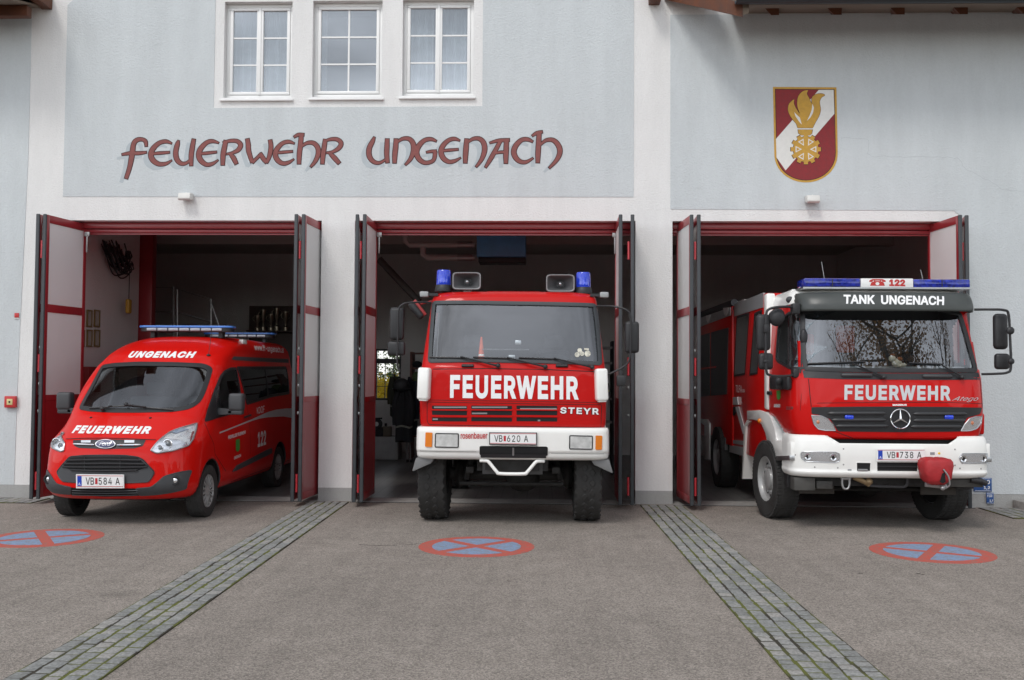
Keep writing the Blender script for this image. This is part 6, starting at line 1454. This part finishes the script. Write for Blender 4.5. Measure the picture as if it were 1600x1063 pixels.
bsign(1541, 770, 1552, 787, (('H 100', .1, .8, .6, .85), ('3,7', .4, .9, .12, .36)), 'lower smaller blue hydrant sign right of the tanker truck, near the kerb')
# weeds in the bed at the right
wd = MB(); rnd = random.Random(5)
for k in range(420):
    x, y = rnd.uniform(7.2, 10.5), -rnd.uniform(.05, .9); h = rnd.uniform(.05, .2); a = rnd.uniform(0, 6.28); b = V((x, y, .09)); d = V((cos(a) * h * .5, sin(a) * h * .5, h)); n = V((-sin(a), cos(a), 0)) * .008
    f = [wd.bm.verts.new(c) for c in (b - n, b + n, b + d)]; wd.bm.faces.new(f)
tag(obj('weeds', wd, mat('weed_green', (.10, .13, .035), .8, var=.4, vscale=5)), 'thin weeds growing in the bed beside the right wall', 'weeds', kind='stuff')

# ================================================================ THINGS INSIDE THE HALL
t = empty('air_heater', (0, 3.0, 3.9)); tag(t, 'blue box heater hanging under the hall ceiling with two beige pipes', 'heater')
def hp(px, py, y=3.0): q = at(px, py, 1, y); return V((q.x, y, q.z)) - V((0, 3.0, 3.9))
a, b = hp(746, 404), hp(822, 370); q = MB(); q.box(a.x, b.x, -.25, .35, a.z, b.z, .02); obj('casing', q, M_HEATER, t)
q = MB(); q.box(a.x + .03, b.x, -.20, .30, a.z - .09, a.z - .002, .01); obj('outlet', q, M_BLACK, t)
for P in (((742, 383), (640, 383), (633, 377), (633, 362)), ((742, 403), (668, 403), (661, 398), (661, 386))):
    q = MB(); q.tube([hp(*c) for c in P], .055, 12); o = obj('pipe', q, M_PIPE, t); q = MB(); q.tube([hp(738, P[0][1]), hp(715, P[0][1])], .066, 12); obj('pipe_clamp', q, M_STEEL, o)
for xx in (a.x + .1, b.x - .1): q = MB(); q.tube([(xx, 0, b.z), (xx, 0, 1.0)], .012, 6); obj('hanger', q, M_STEEL, t)
# certificates on the left wall
M_GILT = mat('gilt_frame', (.30, .22, .09), .4, metal=.6); M_PAPER = mat('certificate_paper', (.38, .36, .32), .8, var=.25, vscale=16)
for r, (v0, v1) in enumerate(((482, 511), (513, 542))):
    for k, (u0, u1) in enumerate(((122.5, 132), (134.5, 144), (146, 156))):
        A, B = at(u0, (v0 + v1) / 2, 0, -7.6), at(u1, (v0 + v1) / 2, 0, -7.6); z0, z1 = at(u0, v1, 0, -7.6).z, at(u0, v0, 0, -7.6).z
        t = empty('framed_certificate', (-7.6, A.y, z0)); w, h = B.y - A.y - .03, z1 - z0 - .02
        tag(t, 'gilt-framed certificate on the left hall wall, %s row, %s' % (('upper', 'lower')[r], ('nearest the gateway', 'in the middle', 'deepest in the hall')[k]), 'picture', 'framed certificates on the hall wall')
        q = MB()
        for y0, y1, a, b in ((0, w, 0, .025), (0, w, h - .025, h), (0, .025, .025, h - .025), (w - .025, w, .025, h - .025)): q.box(.002, .025, y0, y1, a, b)
        obj('frame', q, M_GILT, t); q = MB(); q.box(.001, .012, .025, w - .025, .025, h - .025); obj('sheet', q, M_PAPER, t)
# hoist chain bundle and its yellow control on the left wall
t = empty('cable_bundle', (-7.35, 2.6, 4.6)); tag(t, 'dark hanging cable loops with a yellow hand control in the left bay', 'cable')
q = MB(); rnd = random.Random(9)
P0 = [at(172, 380, 0, -7.4), at(185, 384, 0, -7.4), at(200, 393, 0, -7.4), at(203, 410, 0, -7.4), at(202, 440, 0, -7.4)]
for k in range(26):
    o = V((rnd.uniform(-.1, .1), rnd.uniform(-.12, .12), rnd.uniform(-.06, .06))); s = rnd.uniform(.1, .42)
    A, B = P0[rnd.randrange(0, 2)], P0[rnd.randrange(2, 4)]
    m = (A + B) / 2; q.tube([p - V((-7.35, 2.6, 4.6)) for p in bez([A + o, m + o - V((0, 0, s)), B + o * .6 - V((0, 0, s * .5)), B + o * .3], 5)], .012, 5)
obj('cable', q, M_FABRIC, t)
c = at(201, 478, 0, -7.4) - V((-7.35, 2.6, 4.6)); q = MB(); q.tube([at(203, 410, 0, -7.4) - V((-7.35, 2.6, 4.6)), c + V((0, 0, .1))], .008, 5); obj('cord', q, M_BLACK, t)
q = MB(); q.box(c.x - .04, c.x + .04, c.y - .07, c.y + .07, c.z - .14, c.z + .12, .03); obj('hand_control', q, mat('control_yellow', (.45, .26, .03), .5), t)
# stair railing at the back left
t = empty('stair_railing', (-6.5, 4.6, 0)); tag(t, 'grey tube railing of the stairs at the back of the left bay', 'railing')
def rp(px, py, y=4.6): q = at(px, py, 1, y); return V((q.x, y, q.z)) - V((-6.5, 4.6, 0))
for P in (((219, 545), (219, 449), (271, 449), (271, 545)), ((277, 545), (277, 452), (330, 468), (330, 530)), ((222, 488), (268, 488)), ((280, 489), (330, 503)), ((331, 478), (343, 512)), ((219, 545), (219, 700)), ((330, 530), (330, 700)), ((271, 545), (271, 700))):
    q = MB(); q.tube([rp(*c) for c in P], .022, 8); obj('rail', q, M_STEEL, t)
# trophy case with cups
t = empty('trophy_case', (-4.6, 6.6, 0)); tag(t, 'dark wooden trophy case at the back of the left bay', 'cabinet')
def cp(px, py, y=6.6): q = at(px, py, 1, y); return V((q.x, y, q.z)) - V((-4.6, 6.6, 0))
a, b = cp(386, 560), cp(470, 478); q = MB(); q.box(a.x, b.x, .10, .45, .02, b.z, .01); obj('carcass', q, mat('dark_wood', (.035, .020, .014), .6), t)
q = MB(); q.box(a.x + .02, b.x - .02, -.18, .10, cp(400, 517).z - .03, cp(400, 517).z); obj('shelf', q, MATS['dark_wood'], t)
CUPM = mat('cup_silver', (.22, .20, .15), .3, metal=.8)
for k, (u, h) in enumerate(((403, .34), (412, .46), (424, .36), (433, .50), (447, .42))):
    p = at(u, 517, 1, 6.55); o = empty('trophy_cup', (p.x, 6.5, p.z)); tag(o, 'small silver trophy cup on the dark case, %s' % ('first by the left end', 'second and taller', 'third and shorter', 'fourth and tallest', 'last by the doors')[k], 'trophy', 'trophies on the dark case')
    q = MB(); q.lathe([(.06, 0), (.06, h * .18), (.02, h * .25), (.02, h * .45), (.055, h * .6), (.065, h), (.055, h), (.045, h * .65), (0, h * .6)], (0, 0, 0), 'z', 16); obj('cup', q, CUPM, o)
    q = MB()
    for sx in (-1, 1): q.tube(bez([(sx * .055, 0, h * .9), (sx * .10, 0, h * .85), (sx * .09, 0, h * .68), (sx * .05, 0, h * .62)], 4), .006, 5)
    obj('handle', q, CUPM, o)
# fire extinguisher box low on the left wall
p = at(134, 590, 0, -7.6); t = empty('extinguisher_box', (-7.6, p.y, p.z)); tag(t, 'dark red extinguisher box on the left hall wall behind the van', 'box')
q = MB(); q.box(0, .16, -.22, .22, -.25, .18, .015); obj('case', q, mat('box_red', (.22, .02, .02), .5), t); q = MB(); q.box(.16, .165, -.1, .02, -.10, .08); obj('label_plate', q, mat('box_green', (.20, .22, .06), .6), t)
# middle bay: board, coats, shelving, pipes by the window
def mp_(px, py, y): q = at(px, py, 1, y); return V((q.x, y, q.z))
a, b = mp_(584, 718, 7.0), mp_(622, 683, 7.0); t = empty('grey_cabinet', (a.x, 7.0, 0)); tag(t, 'low grey cabinet on the hall floor under the back window', 'cabinet')
q = MB(); q.box(-.4, b.x - a.x, 0, .6, .02, b.z, .01); obj('carcass', q, M_PALE, t); q = MB(); q.box(-.38, b.x - a.x - .02, -.012, 0, .05, b.z - .03, .004); obj('door', q, M_PALE, t)
for k, (u, v, lab) in enumerate(((590, 668, 'small dark pump engine on the grey cabinet, nearer the open door leaf'), (604, 670, 'squat dark canister on the grey cabinet, nearer the coats'))):
    p = mp_(u, 683, 7.2); t = empty('pump_engine' if k == 0 else 'fuel_canister', (p.x, 7.2, p.z)); tag(t, lab, 'engine' if k == 0 else 'canister')
    q = MB()
    if k == 0: q.box(-.14, .14, -.12, .12, 0, .22, .03); q.lathe([(.11, -.04), (.13, 0), (.11, .04)], (0, -.13, .30), 'y', 16); q.tube([(-.1, 0, .2), (-.05, 0, .42), (.1, 0, .42)], .02, 6); obj('block', q, M_FABRIC, t); q = MB(); q.lathe([(.05, -.02), (.05, .02)], (0, -.18, .30), 'y', 12); obj('flywheel', q, M_STEEL, t)
    else: q.box(-.11, .11, -.09, .09, 0, .24, .03); obj('body', q, mat('canister_brown', (.10, .075, .05), .6), t); q = MB(); q.tube([(-.02, 0, .23), (-.02, 0, .31)], .03, 8); obj('cap', q, M_BLACK, t)
def coat(px, py0, py1, w, y, label, seed, m=M_FABRIC):
    rnd = random.Random(seed); top, bot = mp_(px, py0, y), mp_(px, py1, y); t = empty('turnout_coat', (top.x, y, bot.z)); tag(t, label, 'coat', 'coats hanging in the middle bay'); h = top.z - bot.z
    rings = []; n = 22; ph = [rnd.uniform(0, 6) for _ in range(4)]
    for i in range(12):
        u = i / 11; ww = w * (.55 + .5 * u) if u < .25 else w * (1 - .0 * u); z = h * (1 - u); k = .35 + .65 * min(1, u * 3.2)
        rings.append([V((ww * k * cos(a) * (1 + .10 * sin(5 * a + ph[0] + u * 2)), .11 * k * sin(a) * (1 + .25 * sin(7 * a + ph[1])), z + .02 * sin(3 * a + ph[2]))) for a in [2 * pi * j / n for j in range(n)]])
    q = MB(); q.loft(rings); o = obj('coat_body', q, m, t, 70)
    for sx in (-1, 1):
        q = MB(); q.tube(bez([(sx * w * .55, 0, h * .93), (sx * w * .95, -.03, h * .70), (sx * w * 1.0, -.05, h * .45), (sx * w * .95, -.06, h * .28)], 4), [.06] * 4 + [.07] * 5 + [.06] * 4, 10); obj('sleeve', q, m, t, 70)
    q = MB()
    q.loft([[r_ * V((1.03, 1.06, 1)) for r_ in rings[8]], [r_ * V((1.03, 1.06, 1)) + V((0, 0, -.04)) for r_ in rings[8]]], cap0=False, cap1=False); obj('reflective_band', q, mat('reflex_band', (.30, .31, .26), .5), t)
    return t
coat(617, 585, 650, .09, 6.6, 'olive coat hanging in front of the back window frame', 1, mat('olive_cloth', (.040, .042, .030), .95))
coat(631, 600, 690, .18, 6.3, 'long black turnout coat hanging left of the middle truck', 2)
coat(640, 590, 680, .18, 6.5, 'dark coat half hidden behind the middle truck cab', 3, mat('navy_cloth', (.020, .024, .035), .95))
p = mp_(628, 596, 6.25); t = empty('fire_helmet', (p.x, 6.2, p.z - .2)); tag(t, 'dark grey fire helmet hanging above the long black coat', 'helmet')
q = MB(); q.ball((0, 0, .12), .17, .19, .15); obj('shell', q, M_GREYPL, t); q = MB(); q.lathe([(.17, .06), (.205, .045), (.20, .03), (.165, .05)], (0, 0, 0), 'z', 24); obj('brim', q, M_GREYPL, t)
a, b = mp_(641, 700, 7.4), mp_(664, 566, 7.4)
t = empty('equipment_shelf', (a.x, 7.4, 0)); tag(t, 'open red-brown shelf with gear behind the left side of the middle truck', 'shelf')
M_SHELF = mat('shelf_brown', (.14, .045, .03), .6, var=.2)
for xx in (0, 1.2): q = MB(); q.box(xx - .025, xx + .025, 0, .5, .02, 2.45); obj('upright', q, M_SHELF, t)
for zz in (.5, 1.15, 1.72, 2.05, 2.4): q = MB(); q.box(.03, 1.17, .01, .49, zz, zz + .035); obj('shelf_board', q, M_SHELF, t)
for k, (xx, zz, m, lab) in enumerate(((.14, 1.755, mat('gear_green', (.06, .10, .02), .6), 'green drum on the brown shelf behind the middle truck'), (.12, 2.085, M_FABRIC, 'dark folded bag on the upper board of the brown shelf'), (.14, 1.185, mat('gear_blue', (.02, .04, .12), .6), 'dark blue case on the lower board of the brown shelf'))):
    o = empty(('hose_drum', 'gear_bag', 'tool_case')[k], (a.x + xx, 7.52, zz)); tag(o, lab, ('drum', 'bag', 'case')[k]); q = MB()
    if k == 0: q.lathe([(.10, -.09), (.12, -.085), (.07, -.07), (.07, .07), (.12, .085), (.10, .09)], (0, 0, .125), 'y', 20)
    elif k == 1: q.ball((0, 0, .08), .12, .12, .08)
    else: q.box(-.11, .11, -.1, .15, 0, .22, .025)
    obj('body', q, m, o)
for k, (u, lab) in enumerate(((634, 'thin pale pole leaning left of the middle truck, nearer the coats'), (639, 'thin pale pole leaning left of the middle truck, nearer the truck'))):
    A, B = mp_(u, 664, 6.6), mp_(u + 3, 713, 6.4); o = empty('tool_pole', (B.x, B.y, .02)); tag(o, lab, 'pole'); q = MB(); q.tube([V((0, 0, 0)), V((A.x - B.x, .2, A.z))], .018, 8); obj('shaft', q, M_STEEL, o); q = MB(); q.lathe([(.03, 0), (.03, .06)], (0, 0, 0), 'z', 8); obj('ferrule', q, M_BLACK, o)
A, B = mp_(592, 405, 4.5), mp_(655, 472, 4.5); t = empty('exhaust_hose', tuple(A)); tag(t, 'dull extraction duct sloping down behind the left side of the middle gateway', 'duct')
q = MB(); q.tube([V((0, 0, 0)), B - A], .07, 12); obj('tube', q, mat('duct_grey', (.10, .095, .09), .6), t)
q = MB(); q.tube([V((0, 0, 0)), V((0, 0, 4.9 - A.z))], .02, 8); obj('hanger', q, M_STEEL, t)
# right side of the middle bay: rack with turnout gear behind the truck
t = empty('gear_rack', (.95, 4.2, 0)); tag(t, 'dark gear rack right of the middle truck with pale shelf edges', 'rack')
for zz in (1.0, 1.45, 2.15, 2.45): q = MB(); q.box(-.35, .45, 0, .5, zz, zz + .04); obj('shelf_board', q, M_PALE, t)
for xx in (-.38, .46): q = MB(); q.box(xx - .02, xx + .02, 0, .5, .02, 2.6); obj('upright', q, M_FABRIC, t)
for k, (xx, zz) in enumerate(((-.1, 1.04), (.2, 1.49))):
    o = empty('turnout_bundle', (.95 + xx, 4.35, zz)); tag(o, ('dark folded turnout jacket on the lower board of the gear rack', 'dark folded turnout jacket on the upper board of the gear rack')[k], 'jacket'); q = MB(); q.box(-.2, .2, -.16, .16, 0, .32, .08, 3); obj('jacket_body', q, M_FABRIC, o, 70)
    q = MB(); q.box(-.19, .19, -.168, -.15, .12, .16, .004); obj('reflective_band', q, mat('reflex_yellow', (.42, .45, .10), .5), o)

# ================================================================ PLANTS: forsythia seen through the back window, big tree across the yard
def leaf_mat(name, col, var=.4, sc=3):
    m = mat(name, col, .6, var=var, vscale=sc); t_ = m.node_tree; n = t_.nodes; b = n['Principled BSDF']; tl = n.new('ShaderNodeBsdfTranslucent'); tl.inputs[0].default_value = (*col, 1)
    mx = n.new('ShaderNodeMixShader'); mx.inputs[0].default_value = .35; t_.links.new(b.outputs[0], mx.inputs[1]); t_.links.new(tl.outputs[0], mx.inputs[2]); t_.links.new(mx.outputs[0], n['Material Output'].inputs[0]); return m
def bush(name, x, y, w, h, n, col, label, cat, seed, lean=.3):
    rnd = random.Random(seed); t = empty(name, (x, y, 0)); tag(t, label, cat); st, lf = MB(), MB()
    for k in range(46):
        a = rnd.uniform(0, 6.28); r = rnd.uniform(.1, 1) * w * .5; tip = V((cos(a) * r, sin(a) * r, h * rnd.uniform(.55, 1.05))); mid = tip * .5 + V((cos(a) * -lean * .1, 0, .15)); P = bez([V((rnd.uniform(-.15, .15), rnd.uniform(-.15, .15), 0)), mid, tip], 5)
        st.tube(P, [.014 * (1 - .8 * i / (len(P) - 1)) for i in range(len(P))], 4)
        for j in range(n // 46):
            c = P[min(len(P) - 1, 2 + int(rnd.random() * (len(P) - 2)))] + V((rnd.gauss(0, .07), rnd.gauss(0, .07), rnd.gauss(0, .07))); u = V((rnd.gauss(0, 1), rnd.gauss(0, 1), rnd.gauss(0, 1))).normalized(); v = u.orthogonal().normalized(); s = rnd.uniform(.025, .05)
            lf.bm.faces.new([lf.bm.verts.new(c + q_) for q_ in (-u * s, v * s * .6, u * s, -v * s * .6)])
    obj('stems', st, mat('twig_brown', (.08, .055, .035), .9), t); obj('foliage', lf, leaf_mat(name + '_leaf', col), t)
bush('forsythia_bush', -4.05, 10.6, 1.9, 1.75, 9000, (.62, .46, .02), 'yellow flowering bush outside the back window of the middle bay', 'bush', 3)
bush('green_bush', -4.2, 12.6, 2.8, 2.5, 9000, (.10, .16, .05), 'green bush behind the yellow bush outside the back window', 'bush', 4)
def tree(x, y, H, seed, label, col):
    rnd = random.Random(seed); t = empty('yard_tree', (x, y, 0)); tag(t, label, 'tree'); tr, lf = MB(), MB(); tips = []
    def grow_(p, d, L, r, lev):
        n = 5; P = [p]
        for i in range(n):
            d = (d + V((rnd.gauss(0, .16), rnd.gauss(0, .16), rnd.gauss(0.02, .12)))).normalized(); P.append(P[-1] + d * L / n)
        tr.tube(P, [r * (1 - .55 * i / n) for i in range(n + 1)], 7 if lev < 2 else 4)
        if lev >= 3: tips.extend(P[2:]); return
        k = (5, 5, 4)[lev]
        for i in range(k):
            q = P[2 + rnd.randrange(n - 1)] if i < k - 1 else P[-1]; a = rnd.uniform(0, 6.28); s = rnd.uniform(.5, .95); nd = (d * .75 + V((cos(a), sin(a), rnd.uniform(-.1, .35))) * s).normalized(); grow_(q, nd, L * rnd.uniform(.55, .75), r * .5, lev + 1)
    grow_(V((0, 0, 0)), V((0, 0, 1)), H * .42, H * .022, 0)
    for c0 in tips:
        for j in range(26):
            c = c0 + V((rnd.gauss(0, .36), rnd.gauss(0, .36), rnd.gauss(0, .26))); u = V((rnd.gauss(0, 1), rnd.gauss(0, 1), rnd.gauss(0, 1))).normalized(); v = u.orthogonal().normalized(); s = rnd.uniform(.035, .075)
            lf.bm.faces.new([lf.bm.verts.new(c + q_) for q_ in (-u * s, v * s * .6, u * s, -v * s * .6)])
    obj('trunk', tr, mat('bark', (.06, .048, .038), .9, var=.3), t); obj('crown', lf, leaf_mat('yard_leaf', col), t)
tree(12.6, -19.5, 15.5, 21, 'tall loose-crowned tree across the yard, seen mirrored in the tanker windscreen', (.24, .13, .05))

# unseen tree line added behind the camera for dark reflections in glass and paint
hd = MB(); rnd = random.Random(8)
for k in range(9000):
    a = R(rnd.uniform(195, 345)); r_ = rnd.uniform(58, 66); hgt = 5.0 + 2.5 * sin(a * 9) + 1.6 * sin(a * 23 + 1); z = rnd.uniform(0, 1) ** .8 * hgt; c = V((cos(a) * r_, sin(a) * r_, z)); u = V((rnd.gauss(0, 1), rnd.gauss(0, 1), rnd.gauss(0, 1))).normalized(); v = u.orthogonal().normalized(); s = rnd.uniform(.35, .75)
    hd.bm.faces.new([hd.bm.verts.new(c + q_) for q_ in (-u * s, v * s, u * s, -v * s)])
tag(obj('reflection_treeline', hd, mat('treeline_green', (.05, .065, .03), .9, var=.4, vscale=.3)), 'unseen dark line of trees added behind the camera for reflections', 'trees', kind='stuff')
